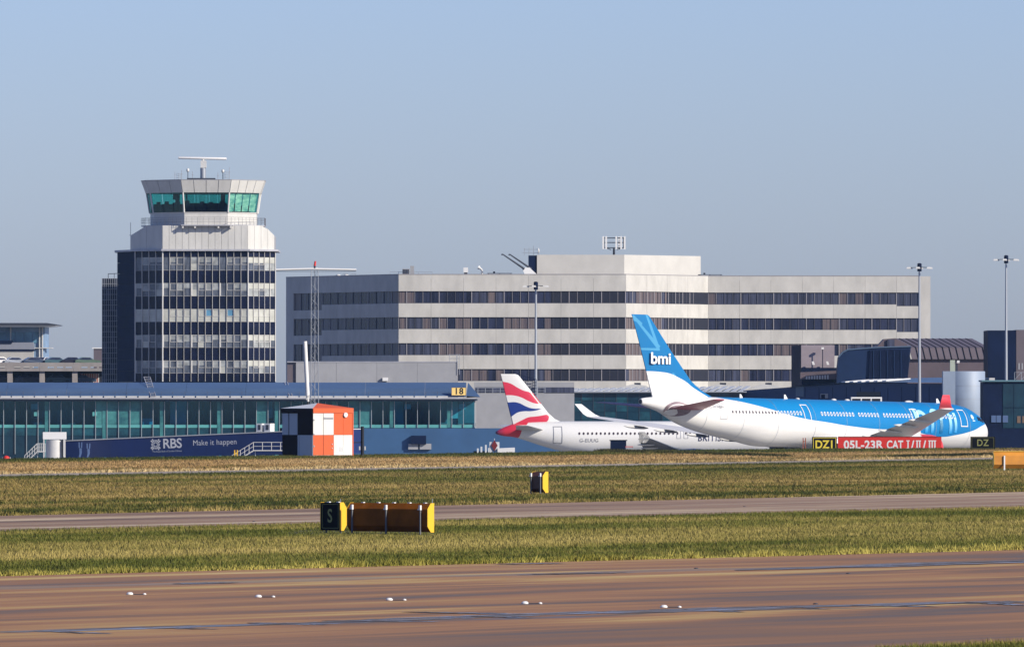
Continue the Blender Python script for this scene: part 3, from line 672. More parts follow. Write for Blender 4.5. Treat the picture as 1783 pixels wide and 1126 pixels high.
# cab: base, balcony, leaning glass, fascia
cab = [(tx(315), TY-.25), (tx(403), TY-.25), (tx(459), TY+4.6), (tx(459), TY+11), (tx(403), TY+15.5), (tx(315), TY+15.5), (tx(246), TY+11), (tx(242), TY+8.2), (tx(251), TY+4.6)]
cc = (tx(356), TY+7)
def ring(k, z): return [(x, y, z) for x, y in scale_ring(cab, k, cc)]
zb0, zb1, zg1, zf1 = zt_(392), zt_(370.5), zt_(335), zt_(313)
kb, kg, kf = .86, .93, 1.0
mb = MB(); mb.loft([ring(kb, zb0), ring(kb, zb1)], smooth=False); mb.build('cab_base', M_tpanel, tower)
mb = MB(); mb.loft([ring(kb+.01, zb1-.02), ring(kb+.015, zb1+.12)], smooth=False); mb.build('cab_sill', M_twhite, tower)
mb = MB(); mb.loft([ring(kg-.02, zg1), ring(kf-.005, zf1-.05)], smooth=False); mb.build('fascia_core', M_greywall, tower)
mb = MB(); mb.loft([ring(kf+.005, zf1-.05), ring(kf+.01, zf1+.05)], smooth=False); mb.build('cab_roof', M_gutter, tower)
def lean(i, t0, t1, k0, z0, k1, z1, nout, thick, name, m, parent=tower):
    """panel on cab side i between fractions t0..t1, from ring k0@z0 to ring k1@z1"""
    a0, b0 = [Vector(r_) for r_ in (ring(k0, z0)[i], ring(k0, z0)[(i+1) % 9])]; a1, b1 = [Vector(r_) for r_ in (ring(k1, z1)[i], ring(k1, z1)[(i+1) % 9])]
    d = (b0-a0).normalized(); nn = Vector((d.y, -d.x, 0))
    v = [a0.lerp(b0, t0), a0.lerp(b0, t1), a1.lerp(b1, t1), a1.lerp(b1, t0)]
    o = [p+nn*nout for p in v]; p_ = [p+nn*(nout-thick) for p in v]
    mb = MB(); mb.add(o+p_, [(0, 1, 2, 3), (7, 6, 5, 4), (0, 4, 5, 1), (1, 5, 6, 2), (2, 6, 7, 3), (3, 7, 4, 0)]); return mb.build(name, m, parent)
for i, n in ((0, 4), (1, 4), (2, 2), (8, 3), (7, 1), (6, 2), (3, 2), (4, 4), (5, 3)):
    for j in range(n):
        lean(i, j/n+.006, (j+1)/n-.006, kg, zg1, kf, zf1-.06, .02, .08, 'fascia_panel', M_tpanel)
        e_ = .03/n
        lean(i, j/n+e_, (j+1)/n-e_, kb+.01, zb1+.12, kg-.015, zg1, -.04, .05, 'cab_window', {1: M_cabclear, 8: M_cabteal, 7: M_cabteal}.get(i, M_cabglass))
for i in range(9):
    a = Vector(ring(kb+.01, zb1+.1)[i]); b = Vector(ring(kg-.012, zg1+.02)[i]); mb = MB(); mb.tube(a, b, .13, n=6); mb.build('cab_corner_post', M_twhite, tower)
# inside the cab: floor, consoles, painted reflection panels and a column
mb = MB(); mb.loft([ring(kb-.03, zb1+.02), ring(kb-.03, zb1+.08)], smooth=False); mb.build('cab_floor', M_sblack, tower)
for k_, (x0_, x1_, y_, h_) in enumerate(((-8.0, -6.6, 5.5, 1.0), (-7.6, -3.9, 6.5, 1.35), (-3.4, .2, 4.5, 1.45), (.2, 3.4, 4.5, 1.30), (-3.4, 3.0, 8.2, 1.6), (3.8, 6.5, 7.5, 1.2), (-6.5, -3.5, 9.5, 1.5))):
    x_ = cc[0]; mb = MB(); mb.box(x_+x0_, x_+x1_, TY+y_, TY+y_+1.0, zb1+.08, zb1+h_); mb.box(x_+x0_+.3, x_+x0_+.9, TY+y_+.3, TY+y_+.7, zb1+h_, zb1+h_+.38); mb.box(x_+x1_-1.0, x_+x1_-.4, TY+y_+.3, TY+y_+.7, zb1+h_, zb1+h_+.3)
    mb.build('console', M_navy, tower)
for dx_, dy_ in ((-4.3, 8), (2.4, 8.5)): mb = MB(); mb.box(cc[0]+dx_-.3, cc[0]+dx_+.35, TY+dy_, TY+dy_+.5, zb1, zg1+.3); mb.build('cab_column', M_navy, tower)
mb = MB(); mb.box(cc[0]-4.9, cc[0]-3.9, TY+7.4, TY+8.2, zg1-.9, zg1+.05); mb.build('hanging_screen', M_navy, tower)
M_cabreflect = mat('pale_green_reflection', (.62, .72, .58), .5, col2=(.10, .28, .27), scale=.75, stretch=(1, 1, 2.6), detail=3)  # bright window reflection painted as pale green streaks
for i, js in ((1, (0, 1, 2, 3)),):
    for j in js: lean(i, j/4+.02, (j+1)/4-.02, kb-.01, zb1+.25, kg-.035, zg1-.1, -.12, .03, 'reflection_panel', M_cabreflect)  # panels added behind the right panes to stand in for a reflection
# balcony deck, brackets and rail
mb = MB(); dk = scale_ring(cab, 1.0, cc)
mb.prism([(x, y, zb0-.08) for x, y in dk], [(x, y, zb0+.06) for x, y in dk]); mb.build('balcony_deck', M_gutter, tower)
for t_ in (0.02, .27, .75, 1.0):
    x = tx(317)+t_*(tx(402)-tx(317)); mb = MB(); mb.box(x-.12, x+.12, TY-.85, TY+.1, zb0-.45, zb0-.09); mb.build('deck_bracket', M_twhite, tower)
mb = MB(); mb.box(tx(316), tx(400), TY-.95, TY-.26, zb0-.1, zb0+.03); mb.build('front_gantry', M_gutter, tower)
mb = MB(); rr = [Vector((x, y, 0)) for x, y in scale_ring(cab, 1.0, cc)]; rr[0].y -= .65; rr[1].y -= .65
for i in range(9):
    a, b = rr[i], rr[(i+1) % 9]; L = (b-a).length; n = max(1, round(L/.85))
    for hz in (.5, .85, 1.15): mb.tube((a.x, a.y, zb0+hz), (b.x, b.y, zb0+hz), .022, n=4)
    for k in range(n): p = a.lerp(b, k/n); mb.tube((p.x, p.y, zb0), (p.x, p.y, zb0+1.17), .022, n=4)
mb.build('balcony_rail', M_mull, tower)
# left stair annex of the tower
fa = face_px(178, 11.62, 207, 11.62)
annex = thing('stair_tower', 'narrow dark lattice glazed stair tower left of the control tower', 'stair tower', (fa.A.x+1, fa.A.y+3, AZ))
zt2 = EYE+(700-486)/11.55
mb = MB(); fa.box(mb, 0, fa.L+1.3, -4, -.1, AZ, zt2); mb.build('core_wall', M_navy, annex)
for k in range(13):
    for i in range(4):
        s0 = i*fa.L/4; z0 = AZ+6+k*(zt2-AZ-6)/13
        fa.piece('glass_panel', annex, s0+.05, s0+fa.L/4-.05, 0, .08, z0+.06, z0+(zt2-AZ-6)/13-.06, M_tdark if (i+k) % 3 else M_bglass[1])
mb = MB()
for i in range(9): fa.box(mb, i*fa.L/8-.04, i*fa.L/8+.03, .0, .08, AZ, zt2)
for k in range(27): fa.box(mb, 0, fa.L, .0, .06, AZ+6+k*(zt2-AZ-6)/26-.03, AZ+6+k*(zt2-AZ-6)/26+.03)
mb.build('lattice_bars', M_steel, annex, kind='stuff')
mb = MB(); mb.path([fa.P(.9, 0, zt2), fa.P(.9, 0, zt2+.7), fa.P(2.6, 0, zt2+.75)], .05); mb.tube(fa.P(1.8, 0, zt2), fa.P(1.8, 0, zt2+.7), .04); mb.build('roof_rail', M_dark, annex)

# radar and aerials on the tower roof
rx, ry = tx(350), TY+6; zR = zf1+.05
radar = thing('surface_radar', 'white rotating bar radar on a pedestal at the top of the tower', 'radar', (rx, ry, zR))
mb = MB(); mb.box(rx-2.2, rx+1.9, ry-2, ry+2, zR+.12, zR+.3); mb.box(rx-2.0, rx+1.6, ry-1.8, ry+1.8, zR, zR+.12); mb.build('plinth', M_dark, radar)
mb = MB(); mb.tube((rx+.1, ry, zR+.3), (rx+.1, ry, zR+1.85), .42, n=14); mb.build('pedestal', M_steel, radar)
mb = MB(); mb.box(rx-.25, rx+.6, ry-.4, ry+.4, zR+1.85, zR+2.9); mb.tube((rx+.1, ry, zR+2.9), (rx+.1, ry, zR+3.1), .2, n=10); mb.build('drive_head', M_offw, radar)
mb = MB(); r0 = []
for X, h in ((-3.55, .14), (-3.5, .19), (3.5, .19), (3.55, .14)): r0.append([(rx+X, ry+.25*math.cos(a), zR+3.25-X*.022+h*math.sin(a)) for a in [i*math.pi/4 for i in range(8)]])
mb.loft(r0); mb.build('antenna_bar', M_white, radar)
def aerial(px, h, kind, label):
    x = tx(px); y = TY+3+random.random()*3; t = thing('roof_aerial', label, 'aerial', (x, y, zR), group='aerials on the tower roof')
    if kind == 'lamp':
        mb = MB(); mb.tube((x, y, zR), (x, y, zR+h*.72), .05); mb.build('post', M_dark, t)
        mb = MB(); mb.loft([[(x+r_*math.cos(a), y+r_*math.sin(a), zR+h*k) for a in [i*math.pi/4 for i in range(8)]] for r_, k in ((.16, .7), (.22, .8), (.2, .95), (.05, 1.0))]); mb.build('lamp_housing', M_offw, t)
    elif kind == 'cage':
        mb = MB()
        for a in (0, 1.57, 3.14, 4.71): mb.tube((x+.3*math.cos(a), y+.3*math.sin(a), zR), (x+.3*math.cos(a), y+.3*math.sin(a), zR+h), .03, n=4)
        for k in (.35, .7, 1): mb.path([(x+.3*math.cos(a), y+.3*math.sin(a), zR+h*k) for a in (0, 1.57, 3.14, 4.71, 6.28)], .025, 4)
        mb.build('cage', M_steel, t)
    else:
        mb = MB(); mb.tube((x, y, zR), (x, y, zR+h), .03, n=5); mb.tube((x-.15, y, zR+h*.6), (x+.15, y, zR+h*.6), .03, n=4); mb.build('rod', M_mull_pale, t)
for a in ((303, 1.2, 'rod', 'leftmost thin rod aerial on the cab roof'), (309, 1.0, 'cage', 'left wire cage on the cab roof near its leftmost rods'), (314, 1.5, 'rod', 'second thin rod aerial from the left on the cab roof'),
          (325, 1.75, 'lamp', 'white topped obstruction lamp left of the radar pedestal'), (333, 1.3, 'rod', 'thin rod aerial just left of the radar pedestal'),
          (378, 1.1, 'rod', 'thin short rod aerial just right of the radar pedestal'), (386, 1.6, 'lamp', 'white topped obstruction lamp right of the radar pedestal'),
          (392, 1.2, 'cage', 'wire cage at the right end of the roof aerials'), (398, 1.9, 'rod', 'rightmost thin rod aerial on the cab roof')): aerial(*a)
x = tx(223); t = thing('whip_aerial', 'thin whip aerial on the left shoulder of the tower drum', 'aerial', (x, TY+9, Z1)); mb = MB(); mb.tube((x, TY+9, Z1), (x, TY+9, Z1+4.1), .035, n=5); mb.tube((x-.25, TY+9, Z1+2.2), (x+.25, TY+9, Z1+2.2), .03, n=4); mb.build('rod', M_mull_pale, t)

# ================================================================== PIER WITH GATE 18
sP = 13.0
def zp(py): return EYE+(700-py)/sP
pf = face_px(-300, sP, 827, sP)
pier = thing('pier_building', 'long low pier with blue sloping metal roof and teal glass wall', 'airport pier', (0, pf.A.y, AZ))
mb = MB(); pf.box(mb, 0, pf.L, -14, -4.2, AZ, zp(697)); pf.box(mb, 0, pf.L, -4.19, -.5, zp(744.5), zp(742.5)); pf.box(mb, 0, pf.L, -4.19, -.5, zp(698.2), zp(697)); pf.box(mb, pf.s(491), pf.L, -4.19, -.4, AZ, zp(744.6)); mb.build('core_wall', M_navy, pier)
IN = [mat('gallery_wall_dark', (.05, .06, .07), .8), mat('gallery_wall_mid', (.16, .18, .19), .8, var=.2), mat('gallery_wall_pale', (.46, .50, .48), .8, var=.15), mat('gallery_wall_brown', (.16, .12, .10), .8)]
q_ = 0
while q_ < pf.L:
    w_ = random.choice((.8, 1.5, 2.2, 3.6, 5)); m = random.choice((IN[0], IN[0], IN[1], IN[1], IN[2], IN[3])) if q_ < pf.s(730) else random.choice((IN[1], IN[2], IN[2]))
    pf.piece('gallery_partition', pier, q_, min(q_+w_-.02, pf.L), -4.1, .08, zp(742.4), zp(698.4-random.choice((0, 0, 0))), m)
    if random.random() < .5: pf.piece('gallery_seat', pier, q_+.1, q_+min(1.6, w_), -1.6-random.random(), .5, zp(742.4), zp(742.4)+random.choice((.5, .8, 1.1)), random.choice(IN))
    if random.random() < .22: pf.piece('gallery_screen', pier, q_+.1, q_+1.0, -2.2, .1, zp(712), zp(703), random.choice((IN[2], IN[0])))
    q_ += w_
xe = pf.s(491); step = 1.54
# roof: sheet panels with ribs
r0, r1 = -.2, pf.s(836)
for i, (a, b) in enumerate(zip([x_ for x_ in range(0, 88, 8)], [x_ for x_ in range(8, 96, 8)])):
    a = float(a); b = min(float(b), pf.s(812)); 
    if b <= a: continue
    mb = MB(); z0, z1 = zp(689), zp(665.5)
    v = [pf.P(a, 1.3, z0), pf.P(b-.03, 1.3, z0), pf.P(b-.03, -.6, zp(676)), pf.P(a, -.6, zp(676)), pf.P(b-.03, -4.5, z1), pf.P(a, -4.5, z1)]
    w_ = [p-Vector((0, 0, .15)) for p in v]
    mb.add(v+w_, [(0, 1, 2, 3), (3, 2, 4, 5), (9, 8, 7, 6), (11, 10, 8, 9), (0, 6, 7, 1), (1, 7, 8, 2), (2, 8, 10, 4), (4, 10, 11, 5), (5, 11, 9, 3), (3, 9, 6, 0)])
    mb.build('roof_sheet', M_roof, pier)
a, b = pf.s(812), pf.s(836)
mb = MB(); v = [pf.P(a, 1.3, zp(689)), pf.P(b, 1.3, zp(691)), pf.P(a+.2, -4.5, zp(665.5)), pf.P(b, -9, zp(691)), pf.P(a, -4.5, zp(692))]
mb.add(v, [(0, 1, 2), (1, 3, 2), (0, 2, 4), (1, 0, 4), (3, 1, 4), (2, 3, 4)]); mb.build('roof_end', M_roof, pier)
mb = MB(); pf.box(mb, 0, r1-.3, 1.05, 1.45, zp(694.2), zp(692.3)); mb.build('fascia', M_gutter, pier)
for i in range(int((pf.s(800))/1.54)):
    mb = None; pf.piece('gutter_length', pier, i*1.54+.12, i*1.54+1.46, 1.42, .22, zp(691.9), zp(689.2), M_offw)
mb = MB(); pf.box(mb, 0, r1-.35, -.4, 1.04, zp(697.5), zp(694)); mb.build('soffit', M_soffit, pier)
mb = MB()
for i in range(int(pf.s(812)/1.54)):
    p = pf.P(i*1.54+.06, 1.0, zp(687)); mb.tube(p, p+Vector((0, .0, .45)), .02, n=4); 
mb.tube(pf.P(0, 1.0, zp(683)), pf.P(pf.s(808), 1.0, zp(683)), .02, n=4); mb.build('roof_guard_wire', M_mull, pier)
# glazing
ci = 0; s = pf.s(827)
while s > .5:
    s0 = s-step; px = 891.5+F*(pf.P(s0+.7, 0, 0).x)/pf.A.y
    if s0 < 0: break
    left = px < 491
    m = M_teal[2] if 175 < px < 240 or 452 < px < 470 or 612 < px < 650 else M_tclear
    pf.piece('glass_pane', pier, s0+.03, s-.03, -.3, .08, zp(738.5), zp(697.8), m)
    pf.piece('sill_pane', pier, s0+.03, s-.03, -.28, .08, zp(744.5), zp(739), M_tealband)
    if left:
        pf.piece('lower_sill_pane', pier, s0+.03, s-.03, -.3, .08, zp(758), zp(745.5), M_teal[1] if px < 240 else random.choice(M_teal[:2]))
        pf.piece('lower_glass_pane', pier, s0+.03, s-.03, -.3, .08, AZ+.2, zp(758.5), M_teal[0])
    pf.piece('mullion', pier, s-.035, s+.035, -.12, .18, zp(744.5) if not left else zp(790), zp(699), M_tmull)
    if ci % 5 == 2:
        pf.piece('column', pier, s0+.9, s0+1.45, -.24, .05, AZ if left else zp(744), zp(699), M_teal[2])
    ci += 1; s = s0
# interior look of the end rooms: pale desk and partition seen through glass, as film on the panes
pf.piece('mullion', pier, pf.s(827)-.08, pf.s(827)+.08, -.1, .2, zp(744), zp(697.6), M_tmull)
mb = MB(); a = pf.s(491); pf.poly(mb, [(a, AZ), (pf.s(1000), AZ), (pf.s(1000), zp(745.2)), (a, zp(745.2))], -3, .05)
mb.build('base_wall', M_bluewall, pier)
# two notice stickers on the panes at the left
for px in (63, 165): pf.piece('window_notice', pier, pf.s(px-4), pf.s(px+4), -.2, .03, zp(724), zp(717), M_tealband)
# wall-mounted dark unit and pale boxes on the base wall
mb = MB(); pf.box(mb, pf.s(716), pf.s(742), .05, .9, zp(773), zp(758)); mb.build('wall_cabinet', M_navy, pier)
for a, b in ((711, 728), (731, 751)): pf.piece('pale_wall_box', pier, pf.s(a), pf.s(b), .5, .4, zp(782), zp(772), M_greywall)
# grey rendered end of the pier
gf = face_px(829, 12.6, 1000, 12.6)
t = thing('stair_block', 'plain grey rendered block between the pier end and the striped aircraft tail', 'building', (gf.A.x+3, gf.A.y, AZ))
mb = MB(); gf.box(mb, 0, gf.L, -8, 0, AZ, EYE+(700-684.5)/12.6); mb.build('wall', M_greywall, t)
mb = MB(); gf.box(mb, -.3, gf.L, -9, -2, EYE+(700-684)/12.6, EYE+(700-665)/12.6); mb.build('set_back_wall', M_greywall, t)
mb = MB()
for px in range(832, 950, 13): mb.tube(gf.P(gf.s(px), -.2, EYE+(700-684)/12.6), gf.P(gf.s(px), -.2, EYE+(700-675)/12.6), .05, n=4)
for py in (675.5, 680): mb.tube(gf.P(0, -.2, EYE+(700-py)/12.6), gf.P(gf.s(950), -.2, EYE+(700-py)/12.6), .04, n=4)
mb.build('roof_rail', M_steel, t)
mb = MB(); gf.box(mb, 0, gf.L, -1.98, -1.9, EYE+(700-683.5)/12.6, EYE+(700-674)/12.6); mb.build('louvre_band', M_bglass[1], t)

# gate number sign
x = pf.s(799); f = pf
t = thing('gate_sign', 'yellow gate number 18 sign standing on the pier roof edge', 'sign', tuple(pf.P(x, 1.5, zp(688))))
mb = MB(); f.box(mb, x-.95, x+.95, 1.5, 1.65, zp(688), zp(674.5)); mb.build('sign_panel', mat('gate_sign_amber', (.95, .66, .20), .5), t)
mb = MB(); frame(mb, f, x-.99, x+.99, zp(688.4), zp(674.1), 1.46, 1.67, .05); mb.build('sign_frame', M_brown, t)
text_on_face(f, t, '18', 1.15, x, zp(681.3), 1.66, M_black, .03, 1.15)
# roof access stair
t = thing('roof_access_truss', 'pale lattice ladder lying up the pier roof slope below the tower', 'ladder', tuple(pf.P(pf.s(262), 1.2, zp(690))))
mb = MB()
def lad(px0, px1): return pf.P(pf.s(px0), 1.5, zp(689)), pf.P(pf.s(px1), -4.6, zp(656))
A_, B_ = lad(272, 259); C_, D_ = lad(263, 248)
for p, q_ in ((A_, B_), (C_, D_)): mb.tube(p, q_, .05, n=5)
for k in range(9):
    a = A_.lerp(B_, k/8.); b = C_.lerp(D_, k/8.); mb.tube(a, b, .035, n=4)
    if k < 8: mb.tube(a, C_.lerp(D_, (k+1)/8.), .03, n=4)
mb.build('lattice', M_gutter, t)
t = thing('roof_safety_rail', 'short pale rail up the pier roof slope behind the chequered hut', 'ladder', tuple(pf.P(pf.s(505), 1.2, zp(690)))); mb = MB()
for d_ in (0, 5): mb = MB(); mb.tube(pf.P(pf.s(504+d_), 1.35, zp(688)), pf.P(pf.s(494+d_), -4.2, zp(665)), .06, n=5); mb.build('rail', M_gutter, t)

# ================================================================== HOARDED JETTY (RBS)
jf = face_px(112, 13.5, 620, 13.7)
def zj(py, px=300): s_ = 13.5+.2*(px-112)/508; return EYE+(700-py)/s_
jet = thing('passenger_walkway', 'long navy advertising walkway with RBS lettering sloping beside the teal glass', 'walkway', (jf.P(jf.L/2, 0, 0).x, jf.A.y, AZ))
mb = MB(); L = jf.s(500)
jf.poly(mb, [(0, zj(797.5)), (jf.s(613), zj(788)), (jf.s(613), zj(747)), (jf.s(490), zj(751.5)), (0, zj(768.5))], -2.6, 0); mb.build('hoarding', M_rbs, jet)
mb = MB(); jf.poly(mb, [(0, zj(768.4)), (jf.s(490), zj(751.4)), (jf.s(613), zj(746.9)), (jf.s(613), zj(745.6)), (jf.s(490), zj(749.8)), (0, zj(766.6))], -2.7, .06); mb.build('top_trim', M_offw, jet)
mb = MB()
for px in (130, 210, 290, 370, 450, 530): jf.box(mb, jf.s(px)-.15, jf.s(px)+.15, -1.6, -1.3, AZ, zj(790)); 
mb.build('support_legs', M_steel, jet)
tl_ = .032
for px in range(150, 600, 42):
    k_ = (px-112)/378; jf.piece('hoarding_joint', jet, jf.s(px)-.012, jf.s(px)+.012, .006, .006, zj(796.5-3*k_), zj(768.5-17*min(k_, 1.2))-.05, mat('joint_navy', (.004, .010, .06), .6))
text_on_face(jf, jet, 'RBS', 1.72, jf.s(300), zj(772.3), .012, M_white, .03, .95, tl_, xs=1.03, name='lettering_main')
text_on_face(jf, jet, 'Make it happen', .98, jf.s(374), zj(769.8), .012, M_white, -.002, 1.04, tl_, name='lettering_slogan')
text_on_face(jf, jet, 'The Royal Bank of Scotland Group', .30, jf.s(291), zj(785.2), .012, M_hutgrey, 0, 1.0, tl_, name='lettering_small')
mb = MB(); ex, ez = jf.s(271), zj(773.6); R_ = .66     # daisy wheel: four pairs of arrow shapes round an octagonal hub
for k in range(8):
    a = k*math.pi/4
    def pt(r_, b): return (ex+r_*math.cos(a+b), ez+r_*math.sin(a+b))
    mb.add([Vector(jf.P(x_, .012, z_)) for x_, z_ in (pt(.22, -.38), pt(.22, .38), pt(.32, .38), pt(.32, -.38))], [(0, 1, 2, 3)])
    rr_ = R_*1.28 if k % 2 else R_*.92
    for sg in (-1, 1):
        mb.add([Vector(jf.P(x_, .012, z_)) for x_, z_ in (pt(.38, .07*sg), pt(.38, .36*sg), pt(rr_, .27*sg), pt(rr_, .05*sg))], [(0, 1, 2, 3)])
mb.build('emblem', M_white, jet)
for k, (px, hh) in enumerate(((140, 26), (154, 24))):      # two faint printed figures
    mb = MB(); c_ = jf.s(px); zt0 = zj(796); H = hh/13.5
    for sg in (-1, 1):
        v = [(c_+sg*.16-.09, H*.62), (c_+sg*.16+.09, H*.62), (c_+sg*.2+.09, H*1.0), (c_+sg*.2-.07, H*1.0)]
        mb.add([jf.P(x_, .012, zt0+z_) for x_, z_ in v], [(0, 1, 2, 3)])
    mb.add([jf.P(x_, .012, zt0+z_) for x_, z_ in ((c_-.25, 0), (c_+.02, 0), (c_+.22, H*.3), (c_+.2, H*.6), (c_-.15, H*.6), (c_-.12, H*.25))], [(0, 1, 2, 3, 4, 5)])
    mb.build('printed_figure', mat('print_pale_blue', (.18, .28, .5), .5), jet)
# drum at the head of the walkway
p = W(95, 700, 13.55); t = thing('walkway_drum', 'pale round drum with flat top at the left end of the navy walkway', 'rotunda', (p.x, p.y, AZ))
mb = MB(); mb.tube((p.x, p.y, AZ+.1), (p.x, p.y, zj(765.5)), 1.12, n=24, cap=True); mb.build('drum', M_offw, t)
mb = MB(); mb.box(p.x-1.45, p.x+1.45, p.y-1.0, p.y+1.6, zj(764.5), zj(752)); mb.build('head_box', M_white, t)
mb = MB(); mb.box(p.x+1.18, p.x+1.34, p.y-1.2, p.y+1.2, AZ, zj(765)); mb.box(p.x-1.38, p.x-1.24, p.y-1.2, p.y-1.0, AZ, zj(765)); mb.build('door_posts', M_offw, t)
def stairs(name, label, x0, z0, x1, z1, x2, y, par_cat='stairs'):
    t = thing(name, label, par_cat, (min(x0, x2), y, AZ))
    for yy in (y-.5, y+.5):
        mb = MB()
        mb.path([(x0, yy, z0), (x1, yy, z1), (x2, yy, z1)], .07, 5)
        mb.path([(x0, yy, z0+.55), (x1, yy, z1+.55), (x2, yy, z1+.55)], .03, 4); mb.path([(x0, yy, z0+1.05), (x1, yy, z1+1.05), (x2, yy, z1+1.05)], .04, 4)
        n = 5
        for k in range(n+1):
            xx = x0+(x1-x0)*k/n; zz = z0+(z1-z0)*k/n; mb.tube((xx, yy, zz), (xx, yy, zz+1.05), .03, n=4)
        for k in range(1, 5): xx = x1+(x2-x1)*k/4; mb.tube((xx, yy, z1), (xx, yy, z1+1.05), .03, n=4)
        mb.build('railing', M_offw, t)
    for k in range(8):
        xx = x0+(x1-x0)*k/8; zz = z0+(z1-z0)*k/8; me = box_mesh('stair_tread', .28, 1.0, .05, M_steel); link('tread', me, t, (xx, y+.5, zz))
    mb = MB(); mb.box(min(x1, x2), max(x1, x2), y-.5, y+.5, z1-.06, z1); mb.build('landing', M_offw, t)
    mb = MB()
    for k in (0.05, .95): xx = x1+(x2-x1)*k; mb.tube((xx, y, AZ), (xx, y, z1-.06), .06)
    mb.build('legs', M_steel, t)
yj = jf.A.y-4
a = W(418, 796, 13.7); b = W(442, 784, 13.7); c = W(505, 784, 13.7)
stairs('access_stairs', 'pale railed steps rising to the right in front of the navy walkway', a.x-1, a.z-.8, b.x, b.z, c.x, a.y-2)
a = W(50, 800, 13.6); b = W(66, 786, 13.6); c = W(80, 786, 13.6)
stairs('access_stairs', 'short railed steps left of the pale walkway drum', a.x-.4, a.z-.5, b.x, b.z, c.x, a.y-2)
# air handling units on the walkway roof
for px, wd, lb in ((449, 10, 'left white air handling unit on the navy walkway roof'), (463, 12, 'right white air handling unit on the navy walkway roof')):
    c_ = jf.s(px); z_ = zj(752); P_ = jf.P(c_, -1, z_); t = thing('air_handling_unit', lb, 'air conditioner', tuple(P_), group='white units on the walkway roof')
    mb = MB(); jf.box(mb, c_-wd/28, c_+wd/28, -1.6, -.4, z_+.08, z_+1.12); mb.build('casing', M_white, t)
    mb = MB(); jf.box(mb, c_-wd/56, c_+wd/60, -.4, -.37, z_+.3, z_+.95); jf.box(mb, c_-wd/30, c_+wd/30, -1.5, -.5, z_, z_+.08); mb.build('fan_grille', M_dark, t)

# ================================================================== CAR PARK (far left)
sC = 10.8
def zc_(py): return EYE+(700-py)/sC
kf_ = face_px(-250, sC, 185, sC)
cp = thing('multi_storey_car_park', 'concrete multi storey car park with slotted parapet at the far left', 'car park', (kf_.P(20, 0, 0).x, kf_.A.y, AZ))
mb = MB(); kf_.box(mb, 0, kf_.L, -40, -1.2, zc_(645.5), zc_(640.5)); mb.build('top_deck', M_carpark, cp)
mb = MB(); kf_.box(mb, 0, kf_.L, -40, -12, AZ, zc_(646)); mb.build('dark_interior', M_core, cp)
mb = MB(); kf_.box(mb, 0, kf_.L, -12, 0, AZ, zc_(668)); mb.build('lower_deck', M_carpark, cp)
for k in range(10):
    c0 = kf_.s(186-58.5*k-58.5)
    if c0 < 0: break
    mb = MB(); zt0, zb_ = zc_(631), zc_(646)
    segs = [c0+.02] + sorted([kf_.s(186-58.5*k-58.5+o) for o in (14, 25, 30, 41, 45, 56)]) + [c0+5.4-.0]
    kf_.box(mb, c0+.02, c0+5.4, -.35, 0, zc_(638.2), zt0); kf_.box(mb, c0+.02, c0+5.4, -.35, 0, zb_, zc_(641))
    for j in range(0, 8, 2): 
        if segs[j+1] > segs[j]: kf_.box(mb, segs[j], segs[j+1], -.35, 0, zc_(641), zc_(638.2))
    mb.build('parapet_panel', M_carpark, cp)
for px in (17, 73, 130, -45, -102):
    kf_.piece('column', cp, kf_.s(px-4.5), kf_.s(px+4.5), -.4, .7, AZ, zc_(646), M_carpark)
mb = MB()
for k in range(8): kf_.box(mb, kf_.s(135+k*4.1), kf_.s(137.2+k*4.1), -10, -9.6, zc_(668), zc_(650))
mb.build('striped_screen', mat('faded_red_stripe', (.42, .14, .13), .6), cp)
mb = MB()
for k in range(8): kf_.box(mb, kf_.s(137.3+k*4.1), kf_.s(139+k*4.1), -10, -9.62, zc_(668), zc_(650))
mb.build('white_screen_slats', M_offw, cp)
# cars
def make_car(col, label, x, y, z, rz, group):
    t = thing('parked_car', label, 'car', (0, 0, 0), 0, group)
    prof = [(-2.1, .35), (2.1, .35), (2.12, .75), (1.95, .92), (.95, 1.02), (.35, 1.42), (-1.0, 1.45), (-1.75, 1.05), (-2.1, .95)]
    mb = MB(); n = len(prof)
    rings = [[(a, yy*(1-.16*max(0, (h-.95)/.5)), h) for a, h in prof] for yy in (-.85, .85)]
    mb.v = rings[0]+rings[1]; mb.f = [tuple(range(n)), tuple(reversed(range(n, 2*n)))]+[(i, n+i, n+(i+1) % n, (i+1) % n) for i in range(n)]; mb.m = [0]*len(mb.f); mb.sm = [False]*len(mb.f)
    mb.build('body', col, t)
    mb = MB()
    for yy in (-.805, .805):
        mb.add([(.85, yy*1.03, 1.0), (.32, yy*.97, 1.36), (-.9, yy*.97, 1.38), (-1.6, yy*1.03, 1.05)], [(0, 1, 2, 3)])
    for a0, h0, a1, h1 in ((.93, 1.04, .38, 1.42), (-1.72, 1.08, -1.03, 1.45)):
        d_ = .02 if a0 > 0 else -.02
        mb.add([(a0+d_, -.72, h0), (a0+d_, .72, h0), (a1+d_, .66, h1-.02), (a1+d_, -.66, h1-.02)], [(0, 1, 2, 3)])
    mb.build('windows', M_bglass[0], t)
    for a in (-1.3, 1.3):
        for yy in (-.8, .8): mb = MB(); mb.tube((a, yy-.1, .32), (a, yy+.1, .32), .32, n=12); mb.build('wheel', M_black, t)
    t.location = (x, y, z); t.rotation_euler[2] = rz; return t
cols = [mat('car_silver', (.42, .44, .46), .3, metal=.5), mat('car_navy', (.03, .05, .09), .3), mat('car_white', (.6, .6, .6), .35), mat('car_teal', (.05, .11, .13), .3), mat('car_black', (.02, .02, .03), .3), mat('car_green', (.09, .14, .10), .3)]
zc0 = zc_(640.5)
